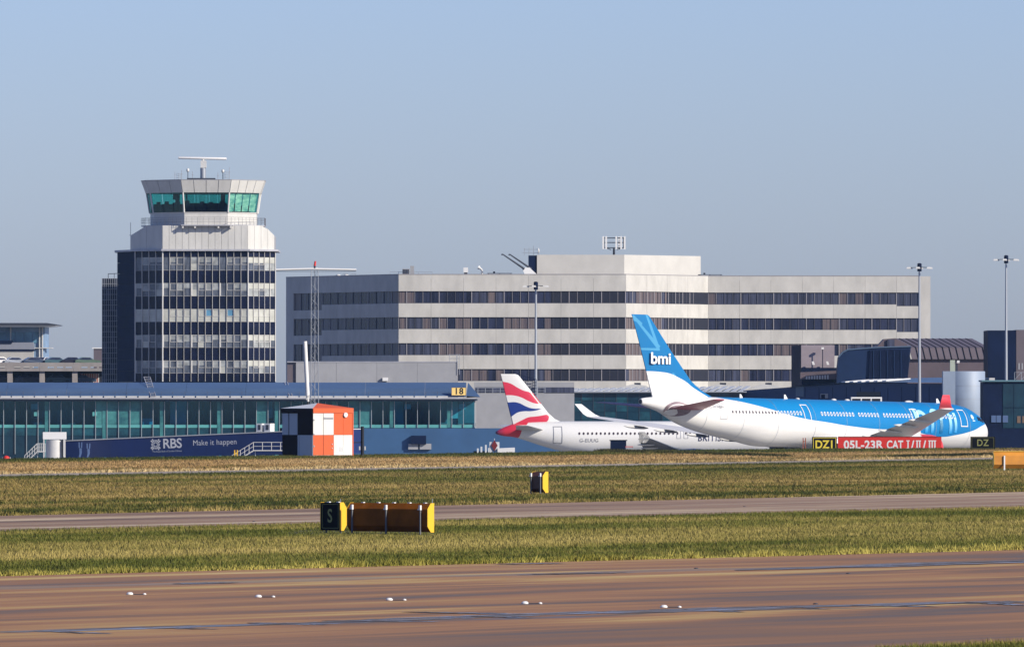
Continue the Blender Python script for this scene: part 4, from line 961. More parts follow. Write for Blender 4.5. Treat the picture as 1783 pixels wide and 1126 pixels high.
for px, ci_, rz, lb in ((-2, 2, .5, 'white car cut by the left edge on the top parking deck'), (26, 0, .25, 'silver car on the top deck below the canopied building'), (59, 1, .3, 'navy car on the top deck, left of the white one'), (72, 2, 1.2, 'white car end on behind the navy car on the top deck'),
                        (97, 3, .2, 'dark teal car alone in the middle of the top deck'), (127, 4, .1, 'black car on the top deck, left of the dark green one'), (150, 5, .2, 'dark green car on the top deck nearest the stair tower')):
    p = kf_.P(kf_.s(px), 0, 0); make_car(cols[ci_], lb, p.x, p.y+(4.5 if px != 72 else 7.5), zc0+.32, rz, 'cars on the top deck of the car park')
for px, ci_, lb in ((8, 4, 'dark car in the shade of the lower deck at far left'), (46, 1, 'dark blue car in the shade of the lower deck, second from left'), (60, 4, 'black car in the lower deck bay under the navy car'), (100, 3, 'teal car in the shade of the lower deck middle bay'), (142, 1, 'dark car in front of the striped screen on the lower deck')):
    p = kf_.P(kf_.s(px), 0, 0); make_car(cols[ci_], lb, p.x, p.y+4.5, zc_(668), .1, 'cars on the lower deck of the car park')

# canopied building, far left
cf = face_px(-260, 10.2, 78, 10.2)
def zq(py): return EYE+(700-py)/10.2
t = thing('canopied_building', 'far building with wide thin flat canopy and glazed top storey at the left edge', 'building', (cf.P(20, 0, 0).x, cf.A.y, AZ))
mb = MB(); cf.box(mb, 0, cf.L, -14, -.3, AZ, zq(568)); mb.build('core_wall', mat('pale_blue_wall', (.22, .33, .48), .5, var=.2, scale=.3), t)
mb = MB(); cf.poly(mb, [(0, zq(565)), (cf.s(82), zq(566.5)), (cf.s(101), zq(566)), (cf.s(101), zq(565)), (cf.s(84), zq(562.5)), (0, zq(562.3))], -16, 4.5); mb.build('canopy', M_dark, t)
mb = MB(); cf.poly(mb, [(0, zq(569.5)), (cf.s(82), zq(569.3)), (cf.s(99), zq(567.4)), (cf.s(99), zq(566.3)), (0, zq(566.3))], -12, 3.8); mb.build('canopy_soffit', M_white, t)
for i in range(12):
    a = cf.s(72)-(i+1)*1.5; cf.piece('window_pane', t, a+.06, a+1.44, -.2, .08, zq(597), zq(578), mat('far_pale_glass', (.12, .26, .36), .2, var=.4, scale=.4))
for px in (18.5, 69, 74): cf.piece('column', t, cf.s(px-1), cf.s(px+1), .1, .4, zq(630), zq(570), M_offw)
mb = MB(); cf.box(mb, 0, cf.s(22), -.1, 2.2, zq(598), zq(593)); mb.build('dark_screen', M_navy, t)
mb = MB(); cf.poly(mb, [(0, zq(608)), (cf.s(61), zq(608)), (cf.s(59), zq(596)), (0, zq(598))], .3, 2.0); mb.build('lean_roof', mat('grey_slope_roof', (.22, .23, .27), .6), t)
mb = MB(); cf.box(mb, 0, cf.s(60), 0, 1.9, zq(611), zq(608.3)); mb.build('roof_edge', M_navy, t)
mb = MB(); cf.box(mb, 0, cf.s(59), .1, 1.7, zq(640), zq(611.2)); mb.build('low_pale_wall', mat('pale_beige_wall', (.44, .42, .38), .8, var=.06), t)
mb = MB(); cf.box(mb, cf.s(60), cf.s(90), -6, .2, zq(606.3), zq(605)); mb.build('thin_shelf', M_offw, t)
# small block next to the stair tower
p = face_px(163, 10.5, 182, 10.5); t = thing('lift_motor_room', 'small grey brown block with white roof edge between car park and stair tower', 'building', (p.A.x, p.A.y, zc_(645)))
mb = MB(); p.box(mb, 0, p.L, -4, 0, zc_(645), EYE+(700-607)/10.5); mb.build('wall', M_brown2, t); mb = MB(); p.box(mb, -.25, p.L, -4.2, .2, EYE+(700-606.8)/10.5, EYE+(700-605)/10.5); mb.build('roof_edge', M_white, t)

# ================================================================== RIGHT-HAND TERMINAL BUILDINGS
# glazed pier behind the striped tail
def prism_face(f, pts, n0, n1, name, m, parent):
    mb = MB(); f.poly(mb, pts, n0, n1); return mb.build(name, m, parent)
sG = 12.4
gp = face_px(940, sG, 1300, sG)
def zg(py, s_=sG): return EYE+(700-py)/s_
t = thing('glazed_link_pier', 'teal glazed pier with rounded roof corner behind the two aircraft tails', 'airport pier', (gp.P(10, 0, 0).x, gp.A.y, AZ))
prism_face(gp, [(gp.s(943), AZ), (gp.s(1300), AZ), (gp.s(1300), zg(680.5)), (gp.s(951), zg(682)), (gp.s(945), zg(686)), (gp.s(942), zg(692))], -9, -.25, 'core_wall', M_navy, t)
k = 0
for px in range(953, 1290, 20):
    gp.piece('glass_pane', t, gp.s(px)+.03, gp.s(px+20)-.03, -.1, .08, zg(697), zg(684), M_teal[0] if k % 3 else M_teal[1])
    gp.piece('glass_pane', t, gp.s(px)+.03, gp.s(px+20)-.03, -.1, .08, zg(716), zg(697.6), M_teal[random.choice((0, 0, 1))])
    gp.piece('glass_pane', t, gp.s(px)+.03, gp.s(px+20)-.03, -.1, .08, zg(745), zg(716.6), M_teal[random.choice((0, 0, 1))])
    gp.piece('mullion', t, gp.s(px)-.03, gp.s(px)+.03, -.05, .1, zg(745), zg(684), M_dark); k += 1
prism_face(gp, [(gp.s(943), AZ), (gp.s(1300), AZ), (gp.s(1300), zg(745.5)), (gp.s(943), zg(745.5))], -.25, .1, 'base_wall', M_bluewall, t)
prism_face(gp, [(gp.s(948), zg(683.5)), (gp.s(1300), zg(683)), (gp.s(1300), zg(681)), (gp.s(955), zg(681.2))], -8, .6, 'eave', M_steel, t)
roofm = mat('pale_ribbed_roof', (.50, .52, .54), .5, var=.1, scale=.5)
for i, px in enumerate(range(960, 1296, 13)):
    a = gp.s(px); mb = MB(); v = [gp.P(a, .5, zg(680.6)), gp.P(a+.6, .5, zg(680.6)), gp.P(a+2.0, -8, zg(675.8)+.014*i), gp.P(a+1.3, -8, zg(675.8)+.014*i)]
    mb.add(v+[p-Vector((0, 0, .12)) for p in v], [(0, 1, 2, 3), (7, 6, 5, 4), (0, 4, 5, 1), (1, 5, 6, 2), (2, 6, 7, 3), (3, 7, 4, 0)]); mb.build('roof_rib', roofm, t)
prism_face(gp, [(gp.s(955), zg(680.9)), (gp.s(1300), zg(680.4)), (gp.s(1300), zg(676.5)), (gp.s(985), zg(677))], -8.2, -6, 'roof_back', M_roof, t)
# pale tented rooflights
for px, lb in ((1105, 'pale tent shaped rooflight just left of the blue tail'), (1255, 'pale tent shaped rooflight just right of the blue tail'), (1335, 'pale tent shaped rooflight at the end of the beige wall')):
    c = gp.s(px); q0 = thing('rooflight', lb, 'rooflight', tuple(gp.P(c, -9.5, zg(676))), group='pale tented rooflights')
    mb = MB(); gp.poly(mb, [(c-2.7, zg(676.5)), (c+2.6, zg(676.5)), (c+1.6, zg(670.5)), (c-.2, zg(668.5))], -12, -9); mb.build('canvas', M_offw, q0)
    mb = MB(); gp.poly(mb, [(c+.1, zg(669.5)), (c+1.0, zg(670)), (c+1.0, zg(665.8)), (c+.1, zg(665.8))], -11, -10.2); mb.build('vent_box', M_dark, q0)
# dark lattice screen
sc = face_px(902, 12.75, 934, 12.75); t = thing('lattice_screen', 'dark lattice steel screen between the striped tail and the nearest light mast', 'screen', tuple(sc.P(1, 0, EYE+(700-684)/12.75)))
mb = MB(); z0, z1 = EYE+(700-684)/12.6, EYE+(700-652)/12.6
for a in range(0, 11): 
    x = a*sc.L/10; zt9 = z1-.5*x*.55; sc.box(mb, x-.03, x+.03, 0, .1, z0-1.5, zt9)
for k_ in range(8):
    a, b = sc.P(0, 0, z1-k_*.5), sc.P(sc.L, 0, max(z0-1.4, z1-.7-k_*.42)); mb.tube(a, b, .045, n=4)
    a, b = sc.P(0, 0, max(z0-1.4, z1-1.2-k_*.42)), sc.P(sc.L, 0, z1-.7-k_*.4); mb.tube(a, b, .04, n=4)
mb.build('lattice', M_navy, t)

# dark terminal frontage further right
rf = face_px(1300, 12.4, 1646, 12.7)
def zr(py): return EYE+(700-py)/12.55
t = thing('dark_terminal_frontage', 'dark blue terminal front with low curved metal roof behind the blue fuselage', 'terminal building', (rf.P(10, 0, 0).x, rf.A.y, AZ))
L = rf.L
prism_face(rf, [(-2, AZ), (L, AZ), (L, zr(668)), (rf.s(1480), zr(667)), (rf.s(1385), zr(673)), (-2, zr(680))], -10, 0, 'wall', mat('terminal_blue_dark', (.016, .045, .13), .6, var=.2, scale=.2), t)
mb = MB(); v0 = [(rf.s(1375), 673.5), (rf.s(1400), 671), (rf.s(1470), 666), (rf.s(1540), 665), (L, 666.5)]
v1 = [(rf.s(1375), 670.5), (rf.s(1405), 666), (rf.s(1470), 659), (rf.s(1545), 657), (L, 658.5)]
o = [rf.P(a, .6, zr(b)) for a, b in v0]+[rf.P(a, -9, zr(b)) for a, b in v1]; mb.add(o, [(i, i+1, 6+i, 5+i) for i in range(4)])
mb.build('curved_roof', mat('terminal_roof_metal', (.10, .17, .26), .4, metal=.3, var=.2, scale=.3), t)
for i, px in enumerate((1466, 1480, 1494, 1508, 1522, 1537)):
    mb = MB(); a = rf.s(px); v = [rf.P(a, .1, zr(666)+.03*i), rf.P(a+.8, .1, zr(665.6)+.03*i), rf.P(a+2.0, -3.4, zr(662)+.03*i), rf.P(a+1.1, -3.4, zr(662)+.03*i)]
    mb.add([p+Vector((0, 0, .14)) for p in v]+v, [(0, 1, 2, 3), (7, 6, 5, 4), (0, 4, 5, 1), (1, 5, 6, 2), (2, 6, 7, 3), (3, 7, 4, 0)]); mb.build('rooflight_strip', M_white, t)
rf.piece('pale_wall_panel', t, rf.s(1386), rf.s(1400), .06, .06, zr(690), zr(672), mat('dim_blue_panel', (.09, .14, .21), .5))
rf.piece('window', t, rf.s(1429), rf.s(1442), .06, .06, zr(693), zr(685), M_greywall); rf.piece('window_pane', t, rf.s(1430.5), rf.s(1437), .09, .03, zr(693), zr(686.5), M_navy)
rf.piece('dark_opening', t, rf.s(1492), rf.s(1533), .05, .05, zr(692), zr(682), M_black)
for px in range(1402, 1640, 24): rf.piece('wall_joint', t, rf.s(px)-.03, rf.s(px)+.03, .03, .03, AZ, zr(674), M_navy)
# small boxy building with lilac face
bx = face_px(1395, 12.0, 1453, 12.0)
t = thing('plant_building', 'boxy grey lilac rooftop building with dark left side right of the beige facade', 'building', (bx.A.x+3, bx.A.y, AZ))
z0 = EYE+(700-600.5)/12
mb = MB(); bx.box(mb, 0, bx.L, -8, 0, AZ, z0); mb.build('wall', mat('lilac_render', (.30, .25, .27), .7, var=.1, scale=.6), t)
bs = face_px(1378, 11.93, 1395, 12.0); mb = MB(); bs.box(mb, 0, bs.L-.02, -.5, 0, AZ, z0-.02); mb.build('dark_side', M_navy, t)
mb = MB(); bx.box(mb, .0, bx.L+3, .1, 1.6, AZ, EYE+(700-640)/12); mb.build('dark_deck', M_navy, t)
mb = MB(); bx.poly(mb, [(-.2, EYE+(700-660)/12), (bx.L+4, EYE+(700-660)/12), (bx.L+4, EYE+(700-643)/12), (-.2, EYE+(700-648)/12)], 1.65, 3.2); mb.build('lean_to', M_brown, t)
for i in range(9): a = bx.s(1402+i*4.6); bx.piece('lean_to_window', t, a, a+.22, 3.25, .05, EYE+(700-660)/12, EYE+(700-655+i*.3)/12, M_offw)
px = 1432; c = bx.s(px)
q0 = thing('wall_lamp', 'slim pole with lamp and loudspeakers in front of the lilac box', 'lamp', tuple(bx.P(c, 1.0, EYE+(700-640)/12)))
mb = MB(); mb.tube(bx.P(c, 1.0, EYE+(700-640)/12), bx.P(c, 1.0, EYE+(700-607)/12), .06); mb.build('post', M_navy, q0)
mb = MB(); bx.box(mb, c-.18, c+.18, .8, 1.2, EYE+(700-608)/12, EYE+(700-604.5)/12); mb.build('lamp_head', M_white, q0)
for px in (1416, 1441): mb = MB(); a = bx.s(px); bx.poly(mb, [(a-.15, EYE+(700-635)/12), (a+.2, EYE+(700-635)/12), (a+.05, EYE+(700-629)/12), (a-.25, EYE+(700-629)/12)], .8, 1.3); mb.build('speaker', M_white, q0)
# dark curved metal volume
cv = face_px(1457, 12.1, 1583, 12.1)
def zv(py): return EYE+(700-py)/12.1
t = thing('curved_terminal_roof', 'dark navy curved roof volume bulging between the lilac box and brown roof', 'terminal building', (cv.A.x+4, cv.A.y, AZ))
edge_ = [(1457, 668), (1458, 640), (1460, 622), (1467, 614), (1476, 609.5), (1500, 607.5), (1530, 605.5), (1586, 604), (1583, 635), (1580, 664), (1580, 668)]
prism_face(cv, [(cv.s(a), zv(b)) for a, b in edge_], -4, 0, 'shell', M_navyroof, t)
prism_face(cv, [(cv.s(1512), zv(664)), (cv.s(1580), zv(664)), (cv.s(1584), zv(608)), (cv.s(1515), zv(609))], 0, .3, 'dark_gable', M_navy, t)
mb = MB(); pts = [cv.P(cv.s(a), .05, zv(b)+.06) for a, b in edge_[2:8]]; mb.path(pts, .11, 6); mb.build('verge_trim', mat('verge_blue', (.08, .13, .2), .5), t)
for a in range(1520, 1580, 12): cv.piece('gable_rib', t, cv.s(a), cv.s(a)+.12, .4, .1, zv(662), zv(610), M_navyroof)
# brown pitched roof hall
bh = face_px(1540, 11.8, 1725, 11.8)
def zh(py): return EYE+(700-py)/11.8
t = thing('brown_terminal_hall', 'brown metal clad hall with ribbed mansard roof at the right', 'terminal building', (bh.A.x+8, bh.A.y, AZ))
mb = MB(); bh.box(mb, bh.s(1578), bh.L, -10, 0, AZ, zh(625)); mb.build('wall', M_brown, t)
def quad_panel(f, a0, a1, b0, b1, z0, z1, n0, n1, name, m, parent, th=.12):
    mb = MB(); v = [f.P(a0, n0, z0), f.P(a1, n0, z0), f.P(b1, n1, z1), f.P(b0, n1, z1)]
    mb.add(v+[p-Vector((0, -th, th)) for p in v], [(0, 1, 2, 3), (7, 6, 5, 4), (0, 4, 5, 1), (1, 5, 6, 2), (2, 6, 7, 3), (3, 7, 4, 0)]); return mb.build(name, m, parent)
for i in range(12):
    a = bh.s(1588+i*11.6); b = bh.s(1588+(i+1)*11.6)-.05
    quad_panel(bh, a, b, a-.35, b-.35, zh(625), zh(605), .5, -.6, 'lower_roof_panel', M_brown2, t)
    a2, b2 = a-.35, b-.35
    quad_panel(bh, a2, b2, a2-2.2, b2-2.2, zh(604.6), zh(588.5), -.6, -7, 'upper_roof_panel', M_brown2, t)
    if i: 
        mb = MB(); mb.tube(bh.P(a-.03, .55, zh(625)), bh.P(a-.38, -.55, zh(605)), .07, n=4); mb.tube(bh.P(a-.38, -.55, zh(604.6)), bh.P(a-2.58, -6.95, zh(588.5)), .07, n=4); mb.build('roof_rib', M_sblack, t)
mb = MB(); bh.poly(mb, [(bh.s(1535), zh(640)), (bh.s(1590), zh(640)), (bh.s(1580), zh(600)), (bh.s(1560), zh(588.5)), (bh.s(1540), zh(590)), (bh.s(1528), zh(603))], -7.5, -1.2); mb.build('end_gable', M_brown, t)
mb = MB(); bh.box(mb, bh.s(1545), bh.s(1558), -1.1, -.9, zh(604), zh(591)); mb.build('gable_window', M_bglass[1], t)
# dark tower block far right
db = face_px(1720, 12.2, 1769, 12.2); db2 = face_px(1769.5, 12.2, 1900, 12.2)
t = thing('dark_right_block', 'tall dark block with brown brick side at the right edge', 'building', (db.A.x+2, db.A.y, AZ))
mb = MB(); db.box(mb, 0, db.L, -12, 0, AZ, EYE+(700-575)/12.2); mb.build('dark_wall', M_navy, t)
mb = MB(); db2.box(mb, 0, db2.L, -12, 0.05, AZ, EYE+(700-574)/12.2); mb.build('brown_wall', M_brown2, t)
for k_ in range(6): db2.piece('wall_vent', t, .3+k_*.45, .5+k_*.45, .12, .06, EYE+(700-643)/12.2, EYE+(700-632)/12.2, M_greywall)
# roof plant by the drum
q0 = thing('roof_cabin', 'small pale cabin with lamp on the roof just left of the big metal drum', 'cabin', tuple(W(1660, 664, 12.5)))
c = W(1660, 663, 12.5); mb = MB(); mb.box(c.x-.45, c.x+.25, c.y, c.y+.8, c.z, c.z+2.9); mb.build('cabin', mat('pale_green_cabin', (.4, .45, .36), .6), q0)
mb = MB(); mb.box(c.x+.3, c.x+.6, c.y, c.y+.3, c.z, c.z+2.4); mb.build('flue', M_dark, q0)
mb = MB(); mb.box(c.x+.5, c.x+.85, c.y-.2, c.y+.2, c.z+2.5, c.z+2.85); mb.build('lamp_head', M_white, q0)
# big metal drum
dc = W(1679, 700, 12.9); t = thing('metal_stair_drum', 'large smooth metal clad drum tower above the blue nose', 'tower', (dc.x, dc.y+2.8, AZ))
zd = EYE+(700-646)/12.9
mb = MB(); rr = []
for z_, r_ in ((AZ, 2.8), (zd-.06, 2.8), (zd, 2.74)): rr.append([(dc.x+.15+r_*math.cos(a), dc.y+2.8+r_*math.sin(a), z_) for a in [i*math.pi/24 for i in range(48)]])
mb.loft(rr); mb.build('drum', M_cyl, t)
mb = MB(); mb.box(dc.x-2.85, dc.x-1.2, dc.y+.3, dc.y+3, AZ, zd-.01); mb.build('flat_flank', M_cyl, t)
for k_ in range(5):
    z_ = 0+k_*1.8; mb = MB(); r_ = 2.815; rg = [[(dc.x+.15+r_*math.cos(a), dc.y+2.8+r_*math.sin(a), z_+h_) for a in [i*math.pi/24 for i in range(48)]] for h_ in (0, .03)]; mb.loft(rg, caps=False); mb.build('seam', M_steel, t)
# dark glass pier at right
rg_ = face_px(1712, 13.1, 2050, 13.1)
def zz_(py): return EYE+(700-py)/13.1
t = thing('dark_glass_pier', 'dark glass pier end with faint pale squares at the right edge', 'airport pier', (rg_.A.x+4, rg_.A.y, AZ))
mb = MB(); rg_.box(mb, 0, rg_.L, -8, 0, AZ, zz_(664.5)); mb.build('core_wall', M_navy, t)
mb = MB(); rg_.box(mb, -.2, rg_.L, -8.2, .35, zz_(664.2), zz_(661.5)); mb.build('roof_edge', mat('verge_teal', (.10, .2, .24), .5), t)
for i, px in enumerate(range(1746, 2040, 19)):
    for z0_, z1_ in ((709, 668), (745, 710)):
        rg_.piece('glass_pane', t, rg_.s(px)+.03, rg_.s(px+19)-.03, .08, .08, zz_(z0_), zz_(z1_), M_teal[0] if (i+z0_) % 3 else M_bglass[0])
for a, b in ((1726, 1734), (1735, 1743), (1746, 1755)): rg_.piece('pale_square_sign', t, rg_.s(a), rg_.s(b), .16, .05, zz_(735), zz_(723), mat('dim_sign_blue', (.07, .12, .24), .5))
for a in (1771, 1780): rg_.piece('orange_sign', t, rg_.s(a), rg_.s(a+6), .16, .05, zz_(736), zz_(724), mat('dim_sign_orange', (.16, .10, .06), .5))
mb = MB(); a = rg_.P(rg_.s(1768), -2, zz_(661)); 
for k_ in range(4): 
    p = a+Vector((k_*.9, 0, 0)); mb.tube(p, p+Vector((.9, 0, 1.0)), .04, n=4); mb.tube(p, p+Vector((0, 0, 1.0)), .04, n=4)
mb.tube(a+Vector((0, 0, 1)), a+Vector((3.6, 0, 1)), .04, n=4); mb.build('roof_truss', M_steel, t)
mb = MB(); a = W(1729, 663, 13.0); mb.box(a.x-.4, a.x+.35, a.y+2, a.y+2.6, a.z, a.z+.42); mb.build('roof_unit', M_offw, t)

# ================================================================== LIGHT MASTS
def light_mast(px, py_top, s_, label):
    p = W(px, py_top, s_); t = thing('apron_light_mast', label, 'light mast', (p.x, p.y, AZ), group='tall floodlight masts over the apron')
    mb = MB(); mb.tube((p.x, p.y, AZ), (p.x, p.y, p.z-.4), .26, .13, n=10); mb.build('mast', M_steel, t)
    mb = MB(); mb.tube((p.x, p.y, p.z-.5), (p.x, p.y, p.z+.55), .30, n=8); mb.tube((p.x, p.y, p.z+.3), (p.x, p.y, p.z+.62), .2, n=8); mb.build('head_hub', M_navy, t)
    mb = MB()
    for a in range(6):
        b_ = a*math.pi/3+.35; mb.tube((p.x, p.y, p.z+.05), (p.x+1.55*math.cos(b_), p.y+1.55*math.sin(b_), p.z+.02), .05, n=4)
    mb.build('arms', M_dark, t)
    for a in range(6):
        b_ = a*math.pi/3+.35; x, y = p.x+1.6*math.cos(b_), p.y+1.6*math.sin(b_); mb = MB()
        mb.prism([(x-.34, y-.22, p.z-.16), (x+.34, y-.22, p.z-.16), (x+.34, y+.22, p.z-.16), (x-.34, y+.22, p.z-.16)], [(x-.22, y-.14, p.z+.08), (x+.22, y-.14, p.z+.08), (x+.22, y+.14, p.z+.08), (x-.22, y+.14, p.z+.08)])
        mb.build('floodlight', M_offw, t)
light_mast(933, 498, 12.7, 'floodlight mast standing right behind the striped red and blue tail')
light_mast(1601, 466, 12.75, 'floodlight mast in front of the right end of the beige office block')
light_mast(1752, 452, 12.6, 'floodlight mast furthest right, against open sky')

# ================================================================== LATTICE MAST AND POLE AERIAL BY THE HUT
sH = 19.0
p = W(548, 700, 18.6); zt8 = EYE+(700-470)/18.6; hw = .37
t = thing('lattice_mast', 'slender lattice mast with red top light and long white crossbar behind the chequered hut', 'mast', (p.x, p.y, 0))
zm = 0.0
cs = [(p.x-hw, p.y-hw*.58), (p.x+hw, p.y-hw*.58), (p.x, p.y+hw*1.15)]
for cx_, cy_ in cs: mb = MB(); mb.tube((cx_, cy_, zm-.3), (cx_+(p.x-cx_)*.12, cy_, zt8), .035, n=6); mb.build('leg', M_steel, t)
mb = MB(); nb = 26
for k_ in range(nb):
    z0_, z1_ = zm+(zt8-zm)*k_/nb, zm+(zt8-zm)*(k_+1)/nb
    f0, f1 = .12*k_/nb, .12*(k_+1)/nb
    for j in range(3):
        a, b = cs[j], cs[(j+1) % 3]
        if k_ % 2: a, b = b, a
        mb.tube((a[0]+(p.x-a[0])*f0, a[1], z0_), (b[0]+(p.x-b[0])*f1, b[1], z1_), .013, n=4)
mb.build('bracing', M_steel, t, kind='stuff')
mb = MB(); z_ = zt8+.05
mb.tube((p.x-3.65, p.y, z_-.03), (p.x+.3, p.y, z_+.07), .10, n=8); mb.tube((p.x-.4, p.y, z_+.05), (p.x+3.9, p.y, z_-.03), .10, n=8); mb.build('crossbar', M_white, t)
mb = MB(); mb.tube((p.x-3.6, p.y, z_-.18), (p.x+3.85, p.y, z_-.18), .03, n=4); mb.build('stay_rail', M_dark, t)
mb = MB(); mb.tube((p.x, p.y, z_+.1), (p.x, p.y, z_+.35), .10, n=8); mb.build('lamp_base', M_dark, t)
mb = MB(); mb.tube((p.x, p.y, z_+.35), (p.x+.06, p.y, z_+.78), .11, .08, n=8); mb.build('obstruction_light', M_red, t)
a = W(537, 716, 18.8); b = W(531, 594, 18.8); t = thing('pole_aerial', 'thick white leaning pole aerial on a black stub behind the hut', 'aerial', (a.x, a.y, 0))
m_ = a.lerp(b, .23)
mb = MB(); mb.tube(a.lerp(b, .22), b, .20, .19, n=12); mb.build('radome', M_white, t)
mb = MB(); mb.tube((a.x+.3, a.y, -.1), a, .07); mb.tube(a, a.lerp(b, .2), .11); mb.build('stub_post', M_black, t)
mb = MB(); mb.tube(a.lerp(b, .14), a.lerp(b, .23), .13, n=10); mb.tube(a.lerp(b, .17)+Vector((-.15, -.1, 0)), a.lerp(b, .24)+Vector((.15, -.1, 0)), .08); mb.build('collar', M_offw, t)

# ================================================================== CHEQUERED HUT
c0 = W(545, 795, 19.0); c0.z = tz(np.array([c0.x]), np.array([c0.y]))[0]
th_ = math.radians(39); wd = 68/math.cos(th_)/19.0; HH = 84/19.0
dR_ = Vector((math.cos(th_), math.sin(th_))); dL_ = Vector((-math.sin(th_), math.cos(th_)))
hr = Face((c0.x, c0.y), (c0.x+dR_.x*wd, c0.y+dR_.y*wd)); hl = Face((c0.x+dL_.x*wd, c0.y+dL_.y*wd), (c0.x, c0.y))
t = thing('chequered_hut', 'square equipment hut with orange and white chequered walls at the grass crest', 'hut', (c0.x, c0.y, c0.z-.1))
cn = [Vector((c0.x, c0.y)), hr.B, hr.B+dL_*wd, hl.A]
ccx = sum(p.x for p in cn)/4; ccy = sum(p.y for p in cn)/4
mb = MB(); ii = [(x+(ccx-x)*.03, y+(ccy-y)*.03) for x, y in cn]
mb.prism([(x, y, c0.z-.3) for x, y in ii], [(x, y, c0.z+HH-.02) for x, y in ii]); mb.build('core_wall', M_hutdark, t)
zb9, zm9, zt9 = c0.z-.25, c0.z+38/19.0, c0.z+76/19.0
M_hw = mat('hut_white', (.74, .72, .66), .6, var=.12, scale=1.2, stretch=(1, 1, .3))
for i, j, m in ((0, 1, M_hw), (1, 1, M_orange), (0, 0, M_orange), (1, 0, M_hw)):
    a, b = (0, .52) if i == 0 else (.52, 1)
    n_ = 2
    for k_ in range(n_):
        u0 = a+(b-a)*k_/n_; u1 = a+(b-a)*(k_+1)/n_
        hr.piece('wall_panel', t, u0*wd+.012, u1*wd-.012, .02, .07, zm9+.01 if j else zb9, zt9 if j else zm9-.01, m)
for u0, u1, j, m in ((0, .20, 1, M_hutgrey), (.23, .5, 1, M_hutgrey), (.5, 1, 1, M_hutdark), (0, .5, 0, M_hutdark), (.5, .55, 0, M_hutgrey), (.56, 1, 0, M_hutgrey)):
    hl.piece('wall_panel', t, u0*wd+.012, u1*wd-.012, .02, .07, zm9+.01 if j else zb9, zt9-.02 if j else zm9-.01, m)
hr.piece('eave_board', t, -.02, wd+.05, .08, .12, zt9+.01, c0.z+HH+.02, M_orange)
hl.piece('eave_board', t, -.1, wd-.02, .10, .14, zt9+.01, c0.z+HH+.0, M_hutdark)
hr.piece('corner_trim', t, wd-.05, wd+.06, .06, .1, zb9, zt9, M_orange)
ov = .09
cn2 = [(x+(x-ccx)*ov*.4, y+(y-ccy)*ov*.4) for x, y in cn]
zr0, zr1 = c0.z+HH+.03, c0.z+HH+.5
for k_ in range(4):
    a, b = cn2[k_], cn2[(k_+1) % 4]; mb = MB(); mb.add([(a[0], a[1], zr0), (b[0], b[1], zr0), (ccx, ccy, zr1), (a[0], a[1], zr0-.05), (b[0], b[1], zr0-.05)], [(0, 1, 2), (3, 4, 1, 0)])
    mb.build('roof_slope', M_orange if k_ < 2 else M_hutgrey, t)
for u_, z0_, z1_, h_ in ((.255, zb9, zt9, .018),): hr.piece('door_joint', t, u_*wd-.012, u_*wd+.012, .03, .02, z0_+.25, z1_-.02, M_hutdark)
for z_ in (.9, 2.0, 3.3): hr.piece('hinge', t, .02, .16, .05, .04, c0.z+z_, c0.z+z_+.14, M_greywall)
for k_ in range(5): hr.piece('vent_slat', t, .66*wd, .66*wd+.45, .045, .03, c0.z+.5+k_*.09, c0.z+.55+k_*.09, M_hutgrey)
hr.piece('base_stain_board', t, 0, wd, .028, .03, zb9, c0.z+.16, mat('grimy_base', (.30, .22, .16), .8, var=.4, scale=3))
hr.piece('door_notice', t, .27*wd, .5*wd, .05, .03, c0.z+65/19., c0.z+69/19., M_greywall)
mb = MB(); q1 = hr.P(.80*wd, .03, c0.z+73/19.); mb.tube(q1, q1+Vector((*hr.nrm, 0))*.16, .22, n=16); l_ = mb.build('wall_lamp', M_white, t)
mb = MB(); q1 += Vector((*hr.nrm, 0))*.161; mb.tube(q1, q1+Vector((*hr.nrm, 0))*.01, .09, n=12); mb.build('lens', M_hutgrey, l_)
for z_ in (22, 15): mb = MB(); q1 = hr.P(.47*wd, .02, c0.z+z_/19.); mb.tube(q1, q1+Vector((*hr.nrm, 0))*.08, .05, n=8); mb.build('door_handle', M_offw, t)
# black post right of the hut
a = W(631, 792, 18.9); gz = float(tz(np.array([a.x]), np.array([a.y]))[0])
t = thing('black_marker_post', 'black cylindrical post just right of the chequered hut', 'post', (a.x, a.y, gz))
mb = MB(); mb.tube((a.x, a.y, gz-.1), (a.x, a.y, EYE+(700-742)/18.9), .155, n=12); mb.build('post', M_black, t)
mb = MB(); mb.path([(a.x-.95, a.y, gz+1.3), (a.x-.1, a.y, gz+1.3)], .04); mb.build('side_bar', M_dark, t)
for d_ in (-.25, .25): mb = MB(); mb.box(a.x+d_-.06, a.x+d_+.06, a.y-.1, a.y+.1, gz+.6, gz+.95); mb.build('clamp', M_offw, t)

